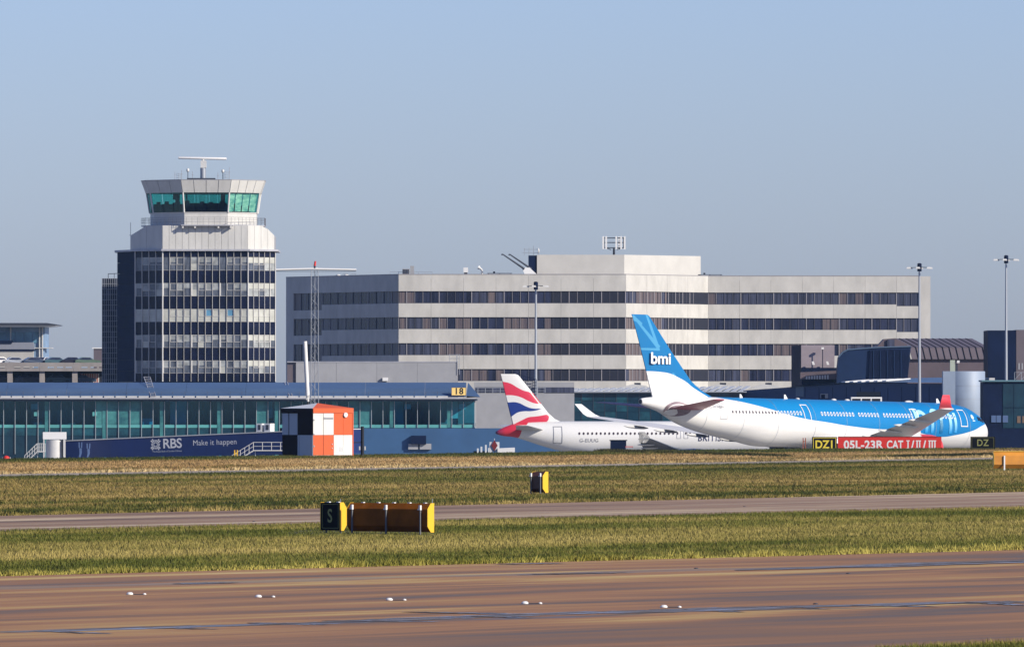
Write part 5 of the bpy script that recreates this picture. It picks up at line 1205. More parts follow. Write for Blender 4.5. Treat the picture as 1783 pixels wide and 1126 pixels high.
# ================================================================== AIRFIELD SIGNS
def sign_box(name, label, x, y, z, ang, L, H, leg, cat='airfield sign', back=True, mface=M_black, ends=M_yellow, D=.34, group=None, posts=2, hook=False, ch=.2):
    """sign body along local x, face (or back) toward local -y; ends are tall hexagons"""
    t = thing(name, label, cat, (x, y, z), ang, group)
    z0, z1 = leg, leg+H
    hexa = [(0, z0), (0, z1), (D*.55, z1), (D, z1-H*ch), (D, z0+H*ch), (D*.55, z0)] if not back else [(0, z0+H*ch), (0, z1-H*ch), (D*.5, z1), (D, z1), (D, z0), (D*.5, z0)]
    mb = MB(); mb.v = [(.02, a, b) for a, b in hexa]+[(L-.02, a, b) for a, b in hexa]
    mb.f = [(i, i+6, (i+1) % 6+6, (i+1) % 6) for i in range(6)]+[(5, 4, 3, 2, 1, 0), (6, 7, 8, 9, 10, 11)]; mb.m = [0]*8; mb.sm = [False]*8
    mb.build('body', mface, t, 'local')
    for xx in (-.012, L-.012):
        mb = MB(); k = 1.02; h2 = [((a-D/2)*k+D/2, (b-(z0+H/2))*k+z0+H/2) for a, b in hexa]
        mb.v = [(xx, a, b) for a, b in h2]+[(xx+.024, a, b) for a, b in h2]; mb.f = [(i, i+6, (i+1) % 6+6, (i+1) % 6) for i in range(6)]+[(5, 4, 3, 2, 1, 0), (6, 7, 8, 9, 10, 11)]; mb.m = [0]*8; mb.sm = [False]*8
        mb.build('end_plate', ends, t, 'local')
    for i in range(posts):
        xx = L*(i+.18)/(posts-.64) if posts > 1 else L/2
        mb = MB(); yy = -.06 if back and hook else D/2
        mb.box(xx-.025, xx+.025, yy-.03, yy+.03, -.1, z1-.22*H if back and hook else z0+.02); lg = mb.build('leg', mat('weathered_post', (.13, .13, .14), .7), t, 'local')
        if hook: 
            mb = MB(); mb.box(xx-.04, xx+.04, yy-.05, yy+.04, z1-.23*H, z1-.06*H); mb.box(xx-.09, xx-.04, yy-.05, yy+.04, z1-.23*H, z1-.18*H); mb.build('hook', M_white, lg, 'local')
    return t
def local_text(t, txt, size, x, z, y, m, bold=0, sp=1.0, xs=1.0):
    vs, fs = text_geo(txt, size, bold, sp); mb = MB(); mb.add([(x+a*xs, y, z+b) for a, b, _ in vs], fs); return mb.build('lettering', m, t, 'local')
def local_frame(t, x0, x1, z0, z1, y, wd, m):
    mb = MB()
    for a, b, c_, d_ in ((x0, x1, z0, z0+wd), (x0, x1, z1-wd, z1), (x0, x0+wd, z0+wd, z1-wd), (x1-wd, x1, z0+wd, z1-wd)):
        mb.box(a, b, y-.004, y, c_, d_)
    return mb.build('border', m, t, 'local')
A40 = math.radians(-42)
# S location sign and the long sign seen from behind it
a = G(558, 928); c42 = math.cos(A40)
t = sign_box('location_sign', 'black taxiway sign with a dim letter S and a yellow end', a.x, a.y, 0, A40, 1.02, 1.06, .12, back=False, D=.36, mface=M_sblack)
local_text(t, 'S', .72, .50, .12+.53, -.012, M_letdim, .012, xs=.8); local_frame(t, .1, .94, .2, 1.12, -.004, .015, M_letdim)
mb = MB(); [mb.box(x_-.06, x_+.06, .1, .2, 1.18, 1.215) for x_ in (.3, .8)]; mb.build('lifting_lugs', M_white, t, 'local')
mb = MB(); mb.box(1.012, 1.016, .1, .22, .34, .38); mb.build('maker_plate', M_brown, t, 'local')
mb = MB(); mb.tube((1.0, .05, 1.1), (1.0, .05, 1.32), .015, n=4); mb.build('aerial_rod', M_steel, t, 'local')
b = G(604, 929)
t = sign_box('direction_sign', 'long dark orange sign back with three posts and a yellow end beside the S sign', b.x, b.y+.3, 0, A40, 4.15, 1.08, .10, back=True, mface=M_signback, D=.36, posts=3, hook=True)
mb = MB(); [mb.box(x_-.06, x_+.06, .2, .3, 1.18, 1.215) for x_ in (.6, 1.4, 2.2, 3.0, 3.8)]; mb.build('lifting_lugs', M_white, t, 'local')
mb = MB(); mb.tube((4.13, .3, 1.1), (4.13, .3, 1.36), .015, n=4); mb.build('end_rod', M_steel, t, 'local')
a = G(923, 860); t = sign_box('small_sign_back', 'small dark brown sign back with two posts alone on the middle grass', a.x, a.y, 0, A40, .92, 1.12, .10, back=True, mface=mat('sign_back_brown', (.10, .03, .012), .5), D=.44, posts=2, hook=True)
a = G(1731, 819); t = sign_box('amber_sign_back', 'amber sign back with bright top lip and white post cut by the right edge', a.x, a.y, 0, math.radians(8), 3.6, 1.22, .16, back=True, mface=M_signback2, D=.5, posts=0, ch=.24)
for x_ in (.75, 2.8): mb = MB(); mb.box(x_-.05, x_+.05, -.12, -.04, -.1, 1.1); mb.build('leg', M_white, t, 'local')
mb = MB(); mb.box(0.0, 3.6, .18, .3, 1.385, 1.42); mb.build('top_lip', M_yellow, t, 'local')
# mandatory sign and its neighbours, on the far side of the crest
def gz_at(x, y): return float(tz(np.array([x]), np.array([y]))[0])
sM = 16.3
a = W(1414, 700, sM); za_ = W(0, 760.3, sM).z; L_ = 43/sM; zb_ = gz_at(a.x, a.y)
t = sign_box('distance_sign', 'black sign with yellow border reading DZ1 left of the long red sign', a.x, a.y, zb_, math.radians(-3), L_, za_-zb_-.12, .12, back=False, D=.3, ends=M_sblack, mface=M_sblack)
zc9 = za_-zb_
local_text(t, 'DZ1', 1.18, L_/2+.02, zc9-.84, -.012, M_letter, .03, 1.0, xs=.92); local_frame(t, .12, L_-.08, .05, zc9-.08, -.004, .05, M_letter)
a = W(1459, 700, sM); L_ = 180/sM; zb_ = gz_at(a.x, a.y)-.02; zc9 = za_-zb_
t = sign_box('runway_holding_sign', 'long red sign with white lettering 05L-23R CAT I/II/III before the blue aircraft', a.x, a.y, zb_, math.radians(-3), L_, zc9-.12, .12, back=False, D=.3, ends=M_red, mface=M_red, posts=5)
def fit_text(t, txt, xa, xb, za, zb, y, m, bold):
    vs, fs = text_geo(txt, 1.0, bold, 1.02); X = [v[0] for v in vs]; Z = [v[1] for v in vs]; fx = (xb-xa)/(max(X)-min(X)); fz = (zb-za)/(max(Z)-min(Z))
    mb = MB(); mb.add([(xa+(v[0]-min(X))*fx, y, za+(v[1]-min(Z))*fz) for v in vs], fs); return mb.build('lettering', m, t, 'local')
zl, zu = zc9-1.28, zc9-.36
def sx_(px): return (px-1459)/sM
fit_text(t, '05L-23R', sx_(1469), sx_(1538), zl, zu, -.012, M_white, .03); fit_text(t, 'CAT', sx_(1544), sx_(1572.6), zl, zu, -.012, M_white, .03)
mb = MB(); q_y = -.012
def rect(x0, x1, z0, z1): mb.add([(x0, q_y, z0), (x1, q_y, z0), (x1, q_y, z1), (x0, q_y, z1)], [(0, 1, 2, 3)])
for a, b, nbar in ((1578, 1584, 1), (1594.5, 1603.5, 2), (1616, 1630, 3)):
    rect(sx_(a), sx_(b), zu-.1, zu); rect(sx_(a), sx_(b), zl, zl+.1)
    for k_ in range(nbar): c_ = sx_(a)+(sx_(b)-sx_(a))*(k_+.5)/nbar; rect(c_-.07, c_+.07, zl+.1, zu-.1)
for a, b in ((1586, 1592), (1606.5, 1612.5)): mb.add([(sx_(a), q_y, zl), (sx_(a)+.15, q_y, zl), (sx_(b), q_y, zu), (sx_(b)-.15, q_y, zu)], [(0, 1, 2, 3)])
mb.build('roman_numerals', M_white, t, 'local')
mb = MB(); mb.box(0, L_, -.03, .3, zc9+.004, zc9+.05); mb.build('top_rim', M_hutdark, t, 'local')
sM2 = 16.9; a = W(1690, 700, sM2); L_ = 42.5/sM2; zb_ = gz_at(a.x, a.y)
t = sign_box('dim_distance_sign', 'black sign with dim lettering DZ on short legs right of the red sign', a.x, a.y, zb_, math.radians(-10), L_, 1.28, W(0, 781.5, sM2).z-zb_, back=False, D=.3, ends=M_sblack, mface=M_sblack)
zc9 = W(0, 781.5, sM2).z-zb_
local_text(t, 'DZ', .95, L_/2, zc9+.62, -.012, M_letdim, .012, 1.1, xs=.9); local_frame(t, .12, L_-.1, zc9+.06, zc9+1.2, -.004, .02, M_letdim)
# small markers
def hmarker(px, py0, py1, s_, col, label):
    a = W(px, py1, s_); b = W(px, py0, s_); t = thing('post_marker', label, 'marker', (a.x, a.y, a.z)); 
    for d_ in (-.13, .13): mb = MB(); mb.box(a.x+d_-.05, a.x+d_+.05, a.y-.05, a.y+.05, a.z-1, b.z); mb.build('post', col, t)
    mb = MB(); mb.box(a.x-.08, a.x+.08, a.y-.03, a.y+.03, (a.z+b.z)/2, (a.z+b.z)/2+.1); mb.build('crossbar', col, t)
hmarker(1400.5, 762, 776, 16.0, mat('marker_brown_red', (.30, .07, .03), .6), 'small rust red H shaped marker left of the DZ1 sign')
hmarker(411, 783, 797, 18.0, M_yellow, 'small yellow H shaped marker at the foot of the walkway steps')
a = W(861, 788, 17.2); t = thing('diamond_marker', 'dark red diamond marker board beside the white box on the crest', 'marker', (a.x, a.y, a.z))
mb = MB(); zc9 = a.z+.75; mb.add([(a.x, a.y-.03, zc9-.55), (a.x+.32, a.y-.03, zc9), (a.x, a.y-.03, zc9+.55), (a.x-.32, a.y-.03, zc9), (a.x, a.y+.03, zc9-.55), (a.x+.32, a.y+.03, zc9), (a.x, a.y+.03, zc9+.55), (a.x-.32, a.y+.03, zc9)], [(0, 1, 2, 3), (7, 6, 5, 4), (0, 4, 5, 1), (1, 5, 6, 2), (2, 6, 7, 3), (3, 7, 4, 0)]); mb.build('board', mat('marker_dark_red', (.16, .012, .012), .5), t)
mb = MB(); mb.box(a.x-.03, a.x+.03, a.y+.03, a.y+.08, a.z-.5, zc9+.7); mb.box(a.x-.5, a.x+.5, a.y+.1, a.y+.14, a.z+.1, a.z+1.1); mb.build('backing_frame', M_hutgrey, t)
a = W(882, 789, 17.2); t = thing('white_roof_box', 'low white box with sloped top to the right of the diamond marker', 'box', (a.x, a.y, a.z))
mb = MB(); mb.prism([(a.x-.92, a.y-.6, a.z-.7), (a.x+.86, a.y-.6, a.z-.7), (a.x+.86, a.y+.6, a.z-.7), (a.x-.92, a.y+.6, a.z-.7)], [(a.x-.9, a.y-.6, a.z+.50), (a.x+.84, a.y-.6, a.z+.58), (a.x+.84, a.y+.6, a.z+.60), (a.x-.9, a.y+.6, a.z+.52)]); mb.build('casing', M_white, t)
mb = MB(); mb.box(a.x-.95, a.x+.9, a.y-.63, a.y+.63, a.z+.0, a.z+.04); mb.build('lid_joint', M_offw, t)
a = W(846, 788, 15.5); t = thing('ground_power_unit', 'tiny pale equipment with short posts left of the diamond marker', 'equipment', (a.x, a.y, a.z)); mb = MB()
for d_, h_ in ((-.9, .5), (-.5, .7), (0, .9), (.35, .55), (.5, 1.0)): mb.box(a.x+d_-.1, a.x+d_+.1, a.y, a.y+.2, a.z-1, a.z+h_)
mb.build('posts', M_hutgrey, t); mb = MB(); mb.box(a.x-1.4, a.x+.8, a.y+.3, a.y+.8, a.z-1.4, a.z+.2); mb.build('body', M_navy, t)
a = W(11, 801, 17.6); t = thing('red_dome_beacon', 'red domed obstacle box with white posts at the far left of the crest', 'beacon', (a.x, a.y, a.z))
mb = MB(); mb.loft([[(a.x+r_*math.cos(q_), a.y+r_*math.sin(q_), a.z+h_) for q_ in [i*math.pi/5 for i in range(10)]] for r_, h_ in ((.3, -.4), (.34, .1), (.28, .36), (.08, .46))]); mb.build('dome', M_red, t)
for d_ in (-.36, .38): mb = MB(); mb.box(a.x+d_-.04, a.x+d_+.04, a.y-.05, a.y+.05, a.z-.5, a.z+.3); mb.build('post', M_white, t)

# ================================================================== RUNWAY LIGHTS
def inset_light(px, py, label):
    a = G(px, py); s_ = (py-700)/EYE
    t = thing('inset_runway_light', label, 'runway light', (a.x, a.y, .012), RWA*0, 'inset lights across the runway')
    mb = MB(); rr = [[(r_*math.cos(q_), r_*math.sin(q_), h_) for q_ in [i*math.pi/8 for i in range(16)]] for r_, h_ in ((.095, 0), (.088, .03), (.06, .06), (.02, .068))]; mb.loft(rr); mb.build('domed_lens', M_white, t, 'local')
    mb = MB(); mb.box(.08, .36, -.04, .04, .002, .02); mb.build('cover_plate', M_dark, t, 'local')
    mb = MB(); rr = [[(.38+r_*math.cos(q_), r_*math.sin(q_), h_) for q_ in [i*math.pi/5 for i in range(10)]] for r_, h_ in ((.05, 0), (.045, .03), (.01, .045))]; mb.loft(rr); mb.build('small_lens', M_white, t, 'local')
for px, py, lb in ((226, 1035.5, 'leftmost of the five white inset lights on the runway'), (450, 1040, 'second white inset light from the left on the runway'), (678, 1045.5, 'middle white inset light of the five on the runway'),
                   (914, 1051.5, 'fourth white inset light from the left on the runway'), (1156, 1058, 'rightmost white inset light, lying on the dark tyre line')): inset_light(px, py, lb)
for px, py, lb in ((1212, 990, 'small dark disc fitting near the far runway edge'), (1477, 999, 'dark disc fitting right of the others on the upper runway'), (1420, 1052, 'dark disc fitting on the tyre line toward the right'), (442, 908, 'tiny dark fitting on the taxiway left of the S sign'), (1296, 882, 'tiny dark fitting on the taxiway at the right')):
    a = G(px, py); t = thing('ground_fitting', lb, 'ground fitting', (a.x, a.y, .012)); mb = MB(); rr = [[(r_*math.cos(q_), r_*math.sin(q_), h_) for q_ in [i*math.pi/6 for i in range(12)]] for r_, h_ in ((.07, 0), (.06, .02), (.03, .03))]; mb.loft(rr); mb.build('cover', M_dark, t, 'local')
# painted lines on the taxiway
def lerp_line(t_): return TN0.lerp(TF0, t_), TN1.lerp(TF1, t_)
mwhite = taxi_mat('worn_line_paint', TA, [(.4, (.35, .25, .18)), (.5, (.6, .5, .36)), (.6, (.8, .7, .52))], 3)
for t_, wdt in ((.15, 1.0), (.60, .7), (.36, .5)):
    a, b = lerp_line(t_); seam(a, b, *[Vector(v) for v in (a+(TF0-TN0).normalized()*wdt, b)], wdt, .018, mwhite, 'taxiway_line')

# ================================================================== AIRCRAFT
def smooth_interp(st, n_per=6):
    xs_ = np.array([s_[0] for s_ in st]); out = []
    for i in range(len(xs_)-1):
        n = max(2, int(math.ceil((xs_[i+1]-xs_[i])/.45))) if xs_[i+1]-xs_[i] < 16 else 8
        out += list(np.linspace(xs_[i], xs_[i+1], n, endpoint=False))
    out.append(xs_[-1]); return np.array(out)
def pchip(xs_, ys_, x):
    xs_ = np.array(xs_, float); ys_ = np.array(ys_, float); h = np.diff(xs_); d = np.diff(ys_)/h; m = np.zeros_like(ys_)
    for i in range(1, len(xs_)-1):
        if d[i-1]*d[i] > 0: w1 = 2*h[i]+h[i-1]; w2 = h[i]+2*h[i-1]; m[i] = (w1+w2)/(w1/d[i-1]+w2/d[i])
    m[0] = d[0]; m[-1] = d[-1]
    x = np.clip(x, xs_[0], xs_[-1]); i = np.clip(np.searchsorted(xs_, x)-1, 0, len(h)-1); t = (x-xs_[i])/h[i]
    return (ys_[i]*(1+2*t)*(1-t)**2 + h[i]*m[i]*t*(1-t)**2 + ys_[i+1]*t*t*(3-2*t) + h[i]*m[i+1]*t*t*(t-1))
class Fus:
    def __init__(s, st): s.x = [a[0] for a in st]; s.t = [a[1] for a in st]; s.b = [a[2] for a in st]; s.w = [a[3] for a in st]; s.st = st
    def at(s, x): return (float(pchip(s.x, s.t, np.array([x]))[0]), float(pchip(s.x, s.b, np.array([x]))[0]), float(pchip(s.x, s.w, np.array([x]))[0]))
    def ring(s, x, n=40, k=1.0):
        t, b, w_ = s.at(x); zc, h = (t+b)/2, (t-b)/2
        return [(x, -w_*k*math.sin(a), zc+h*k*math.cos(a)) for a in [2*math.pi*i/n for i in range(n)]]
    def side(s, x, z, out=.012):
        t, b, w_ = s.at(x); zc, h = (t+b)/2, (t-b)/2; q_ = max(0, 1-((z-zc)/h)**2)
        return -(w_*math.sqrt(q_)+out)
    def mesh(s):
        mb = MB(); mb.loft([s.ring(x) for x in smooth_interp(s.st)]); return mb
    def decal(s, vs, fs, mb=None, out=.015):
        out += .03; mb = mb or MB(); mb.add([(x, s.side(x, z, out), z) for x, z in vs], fs); return mb
    def outline(s, x0, x1, z0, z1, wd, out=.02, n=6, r=.0):
        """rectangular line drawn on the starboard side"""
        mb = MB()
        def st_(a, b):
            vs = []; N = n
            for i in range(N+1):
                u = i/N; vs += [(a[0][0]+(b[0][0]-a[0][0])*u, a[0][1]+(b[0][1]-a[0][1])*u), (a[1][0]+(b[1][0]-a[1][0])*u, a[1][1]+(b[1][1]-a[1][1])*u)]
            s.decal(vs, [(2*i, 2*i+2, 2*i+3, 2*i+1) for i in range(N)], mb, out)
        st_(((x0, z0), (x0+wd, z0)), ((x0, z1), (x0+wd, z1))); st_(((x1-wd, z0), (x1, z0)), ((x1-wd, z1), (x1, z1)))
        st_(((x0, z0), (x0, z0+wd)), ((x1, z0), (x1, z0+wd))); st_(((x0, z1-wd), (x0, z1)), ((x1, z1-wd), (x1, z1)))
        return mb
def airfoil(xle, ch, y, z, tk, n=9):
    up = []; lo = []
    for i in range(n+1):
        u = .5*(1-math.cos(math.pi*i/n)); t_ = 5*tk*(.2969*math.sqrt(u)-.126*u-.3516*u*u+.2843*u**3-.1036*u**4)
        up.append((xle-u*ch, y, z+t_*ch)); lo.append((xle-u*ch, y, z-t_*ch*.8))
    return up+lo[::-1][1:-1]
def wing_mesh(secs, sgn):
    mb = MB(); mb.loft([airfoil(a[0], a[1], sgn*a[2], a[3], a[4]) for a in secs]); return mb
def curve_mask(n, pts, xmin, xmax, zmin, zmax, xs_in, z_in, soft=60):
    """1 where z is above the curve z = f(x)"""
    fc = n.nodes.new('ShaderNodeFloatCurve'); cu = fc.mapping.curves[0]
    pp = [((a-xmin)/(xmax-xmin), (b-zmin)/(zmax-zmin)) for a, b in pts]
    cu.points[0].location = pp[0]; cu.points[1].location = pp[-1]
    for p_ in pp[1:-1]: cu.points.new(*p_)
    fc.mapping.update()
    xn = math_n(n, 'DIVIDE', math_n(n, 'SUBTRACT', xs_in, xmin), xmax-xmin); n.links.new(xn, fc.inputs['Value'])
    f_ = math_n(n, 'ADD', math_n(n, 'MULTIPLY', fc.outputs[0], zmax-zmin), zmin)
    return math_n(n, 'MULTIPLY', math_n(n, 'SUBTRACT', z_in, f_), soft, True)
def obj_xyz(n):
    tc = n.nodes.new('ShaderNodeTexCoord'); sx = n.nodes.new('ShaderNodeSeparateXYZ'); n.links.new(tc.outputs['Object'], sx.inputs[0]); return sx.outputs[0], sx.outputs[2], tc.outputs['Object']
def new_pm(name, rough=.32):
    m = bpy.data.materials.new(name); m.use_nodes = True; b = m.node_tree.nodes['Principled BSDF']; b.inputs['Roughness'].default_value = rough
    b.inputs['Specular IOR Level'].default_value = .4; return m, m.node_tree, b
WHITE = (.80, .79, .77); BLUE = (.012, .27, .66); PALE = (.16, .50, .78)

# ---- wide-body jet, blue over white
bmi = thing('blue_and_white_airliner', 'large twin jet airliner in blue over white with bmi on its blue tail', 'airliner', (14.8, 1059.6, -2.3))
ha = math.radians(45.3)
Rm = Matrix.Rotation(math.pi/2-ha, 4, 'Z') @ Matrix.Rotation(math.radians(1.0), 4, 'Y') @ Matrix.Rotation(math.radians(-1.0), 4, 'X'); bmi.rotation_euler = Rm.to_euler()
FA = Fus([(0, 7.7, 7.05, .3), (0.4, 7.8, 6.95, .42), (3.2, 8.0, 6.2, .95), (6, 8.06, 5.0, 1.5), (9.8, 8.1, 4.0, 2.1), (14.8, 8.12, 3.2, 2.6), (20, 8.12, 2.48, 2.82), (36, 8.12, 2.48, 2.82), (51, 8.1, 2.5, 2.8), (54, 7.85, 2.6, 2.62), (56.2, 7.15, 2.85, 2.15), (57.6, 6.3, 3.25, 1.55), (58.4, 5.55, 3.65, .95), (58.8, 4.75, 4.5, .2)])
m, n, b = new_pm('livery_blue_white')
x_, z_, oc = obj_xyz(n)
pts = [(0, 9.2), (11.0, 8.5), (12, 8.1), (15.6, 7.5), (19.5, 6.72), (22.5, 6.07), (25.3, 5.67), (28.3, 5.4), (32.2, 5.02), (38, 4.72), (41.8, 4.84), (45.4, 4.28), (48.6, 3.98), (50.7, 4.2), (53.7, 4.73), (56.2, 5.45), (58.8, 5.9)]
blue = curve_mask(n, pts, 0, 58.8, 2, 10, x_, z_)
nsA = noise(n, oc, 1, (.10, .3, 1.4), 5, .6)
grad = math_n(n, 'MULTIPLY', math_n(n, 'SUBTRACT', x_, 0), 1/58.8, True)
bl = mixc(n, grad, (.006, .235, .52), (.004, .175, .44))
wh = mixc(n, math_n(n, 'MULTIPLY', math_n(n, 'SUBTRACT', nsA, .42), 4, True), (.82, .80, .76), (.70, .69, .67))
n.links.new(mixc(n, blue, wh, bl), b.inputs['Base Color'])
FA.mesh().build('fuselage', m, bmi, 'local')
# belly fairing
mb = MB(); rr = []
for xx, w_, dz in ((26, .3, 0), (28, 2.2, .1), (31, 3.0, .35), (37, 3.1, .4), (40, 2.6, .2), (42, .8, 0)): rr.append([(xx, -w_*math.sin(a), 3.1+1.0*math.cos(a)*w_/3-dz*.6) for a in [2*math.pi*i/16 for i in range(16)]])
mb.loft(rr); mb.build('belly_fairing', M_white, bmi, 'local')
# fin
def fin_mesh(secs):       # (z, xTE, xLE, thickness ratio)
    mb = MB(); rr = []
    for z, xt, xl, tk in secs:
        pr = airfoil(xl, xl-xt, 0, 0, tk, 10); rr.append([(p_[0], p_[2] if False else -p_[2], z) for p_ in pr])
    mb.loft(rr); return mb
m, n, b = new_pm('tail_livery_blue')
x_, z_, oc = obj_xyz(n)
up = curve_mask(n, [(-2, 10.9), (1.1, 10.9), (3, 10.85), (4.5, 10.7), (6, 10.25), (7.2, 9.8), (8.4, 9.15), (14, 7.0)], -2, 14, 6, 12, x_, z_)
def ray(x0, z0, x1, z1, hw0, hw1):
    """band between two points"""
    dx, dz = x1-x0, z1-z0; L = math.hypot(dx, dz); ux, uz = dx/L, dz/L
    along = math_n(n, 'ADD', math_n(n, 'MULTIPLY', math_n(n, 'SUBTRACT', x_, x0), ux), math_n(n, 'MULTIPLY', math_n(n, 'SUBTRACT', z_, z0), uz))
    across = math_n(n, 'ADD', math_n(n, 'MULTIPLY', math_n(n, 'SUBTRACT', x_, x0), -uz), math_n(n, 'MULTIPLY', math_n(n, 'SUBTRACT', z_, z0), ux))
    w_ = math_n(n, 'ADD', math_n(n, 'MULTIPLY', along, (hw1-hw0)/L), hw0)
    a_ = math_n(n, 'MULTIPLY', math_n(n, 'SUBTRACT', w_, math_n(n, 'ABSOLUTE', across)), 40, True)
    s0 = math_n(n, 'MULTIPLY', along, 40, True); s1 = math_n(n, 'MULTIPLY', math_n(n, 'SUBTRACT', L, along), 40, True)
    return math_n(n, 'MULTIPLY', a_, math_n(n, 'MULTIPLY', s0, s1))
pale = None
for r_ in ((-1.2, 17.2, 2.9, 13.6, .10, .30), (.9, 17.45, 2.7, 13.7, .18, .24), (-.4, 13.45, 3.0, 13.45, .12, .16), (-1.3, 17.1, .2, 16.3, .3, .12), (4.9, 10.5, 6.6, 9.6, .4, .1)):
    k_ = ray(*r_); pale = k_ if pale is None else math_n(n, 'MAXIMUM', pale, k_)
white_rays = None
for r_ in ((2.1, 8.3, 3.6, 10.6, .14, .22), (4.9, 8.2, 4.3, 10.6, .2, .26)):
    k_ = ray(*r_); white_rays = k_ if white_rays is None else math_n(n, 'MAXIMUM', white_rays, k_)
blu = mixc(n, math_n(n, 'MULTIPLY', pale, .8), (.006, .17, .41), (.09, .36, .58))
wht = mixc(n, math_n(n, 'MULTIPLY', white_rays, .5), (.80, .80, .79), (.68, .74, .77))
n.links.new(mixc(n, up, wht, blu), b.inputs['Base Color'])
fin = fin_mesh([(7.3, 2.0, 14.2, .05), (8.15, 1.85, 11.8, .075), (8.8, 1.6, 10.2, .085), (9.5, 1.35, 9.0, .09), (10.0, 1.2, 8.3, .09), (13.4, 0.05, 5.0, .09), (17.2, -1.35, 1.55, .09), (17.42, -1.5, 1.2, .07)]).build('tail_fin', m, bmi, 'local')
vs, fs = text_geo('bmi', 1.85, .045, .98); mb = MB(); mb.add([(3.0+a*1.25, -.40, 12.35+b_) for a, b_, _ in vs], fs); mb.build('tail_lettering', M_white, bmi, 'local')
mb = MB(); mb.box(1.2, 1.26, -.42, .42, 8.6, 16.9);  # rudder hinge line follows the fin
# tailplanes
m_tail = mat('tailplane_crimson_grey', (.40, .08, .11), .45)
m_tail2 = mat('tailplane_white', (.70, .68, .66), .45)
for sg in (-1, 1):
    secs = [(9.8, 5.9, .3, 6.55, .10), (9.0, 5.4, 1.6, 6.7, .10), (4.6, 2.3, 9.0, 7.45, .09), (4.0, 1.8, 9.6, 7.5, .07)]
    wing_mesh(secs, sg).build('tailplane', m_tail, bmi, 'local')
# pivot plate with pale swirl
mb = MB(); vs = [(4.9, 6.6)]+[(4.9+1.75*math.cos(a), 6.6+.85*math.sin(a)) for a in [2*math.pi*i/28 for i in range(28)]]
FA.decal(vs, [(0, 1+i, 1+(i+1) % 28) for i in range(28)], mb, .06); mb.build('tailplane_plate', mat('plate_mauve', (.24, .17, .19), .4, var=.35, scale=.9, stretch=(1, 1, 3)), bmi, 'local')
mb = MB()
for r_ in (.35, .7):
    pl = [(4.9+1.75*r_*math.cos(a)*1.1, 6.6+.85*r_*math.sin(a)-.1) for a in [math.pi*i/14 for i in range(15)]]
    vs = []; 
    for a, b_ in pl: vs += [(a, b_-.05), (a, b_+.05)]
    FA.decal(vs, [(2*i, 2*i+2, 2*i+3, 2*i+1) for i in range(14)], mb, .09)
mb.build('plate_swirl', M_white, bmi, 'local')
mb = MB(); mb.tube((-.02, 0, 7.37), (.1, 0, 7.37), .26, n=14); mb.build('exhaust_ring', M_black, bmi, 'local')
# wings
M_wing = mat('wing_grey', (.66, .65, .64), .45, var=.06, scale=.4)
for sg in (-1, 1):
    secs = [(42.0, 13.6, .5, 2.45, .12), (39.2, 11.0, 2.8, 2.65, .12), (34.9, 7.6, 9.5, 3.45, .11), (28.6, 4.9, 19.0, 4.85, .10), (22.6, 2.6, 28.2, 6.35, .09), (22.3, 2.3, 28.6, 6.42, .07)]
    w_o = wing_mesh(secs, sg).build('wing', M_wing, bmi, 'local')
    # winglet
    mb = MB(); rr = []
    for xl, ch, y, z, tk in ((22.3, 2.4, 28.4, 6.42, .08), (21.6, 2.0, 28.8, 6.75, .08), (20.3, 1.2, 29.75, 7.95, .07)):
        rr.append([(p_[0], sg*(y+(p_[2]-z)*.8), z+(p_[2]-z)*.4) for p_ in airfoil(xl, ch, y, z, tk, 8)])
    mb.loft(rr); mb.build('winglet', mat('winglet_red', (.70, .05, .07), .4) if sg < 0 else M_white, bmi, 'local')
    # white flap track fairings under the trailing edge
    for yy in (6.3, 11.6, 15.6, 19.4, 23.0):
        k_ = (yy-9.5)/19.1 if yy > 9.5 else 0; xte = 27.3-(27.3-20.0)*k_ if yy > 9.5 else 28.0
        zt_r = 2.65+(yy-2.8)*.142; mb = MB(); rr = []
        for dx, r_ in ((2.6, .04), (1.8, .16), (.4, .2), (-.7, .15), (-1.5, .03)): rr.append([(xte+dx, sg*yy+r_*math.cos(a), zt_r-.35-(.05*dx)+r_*1.1*math.sin(a)) for a in [2*math.pi*i/10 for i in range(10)]])
        mb.loft(rr); mb.build('flap_track_fairing', M_offw, bmi, 'local')
    # engine
    yE, zE = sg*9.4, 2.45; mb = MB(); rr = []
    for xx, r_ in ((33.2, 1.15), (34.6, 1.42), (37.1, 1.6), (38.9, 1.58), (39.8, 1.42), (39.95, 1.3)): rr.append([(xx, yE+r_*math.cos(a), zE+r_*math.sin(a)) for a in [2*math.pi*i/28 for i in range(28)]])
    mb.loft(rr); 
    m, n, b = new_pm('engine_cowl_%s' % ('near' if sg < 0 else 'far')); x_, z_, oc = obj_xyz(n)
    redm = math_n(n, 'MULTIPLY', math_n(n, 'SUBTRACT', math_n(n, 'ADD', x_, math_n(n, 'MULTIPLY', z_, -1.3)), 31.6), 4, True)
    n.links.new(mixc(n, redm, WHITE, (.68, .05, .05)), b.inputs['Base Color']); mb.build('engine_nacelle', m, bmi, 'local')
    mb = MB(); mb.tube((31.8, yE, zE), (33.6, yE, zE), .45, .75, n=16); mb.build('engine_core', M_dark, bmi, 'local')
    mb = MB(); mb.box(33.5, 37.2, yE-.2, yE+.2, zE+1.2, zE+1.95); mb.build('engine_pylon', M_offw, bmi, 'local')
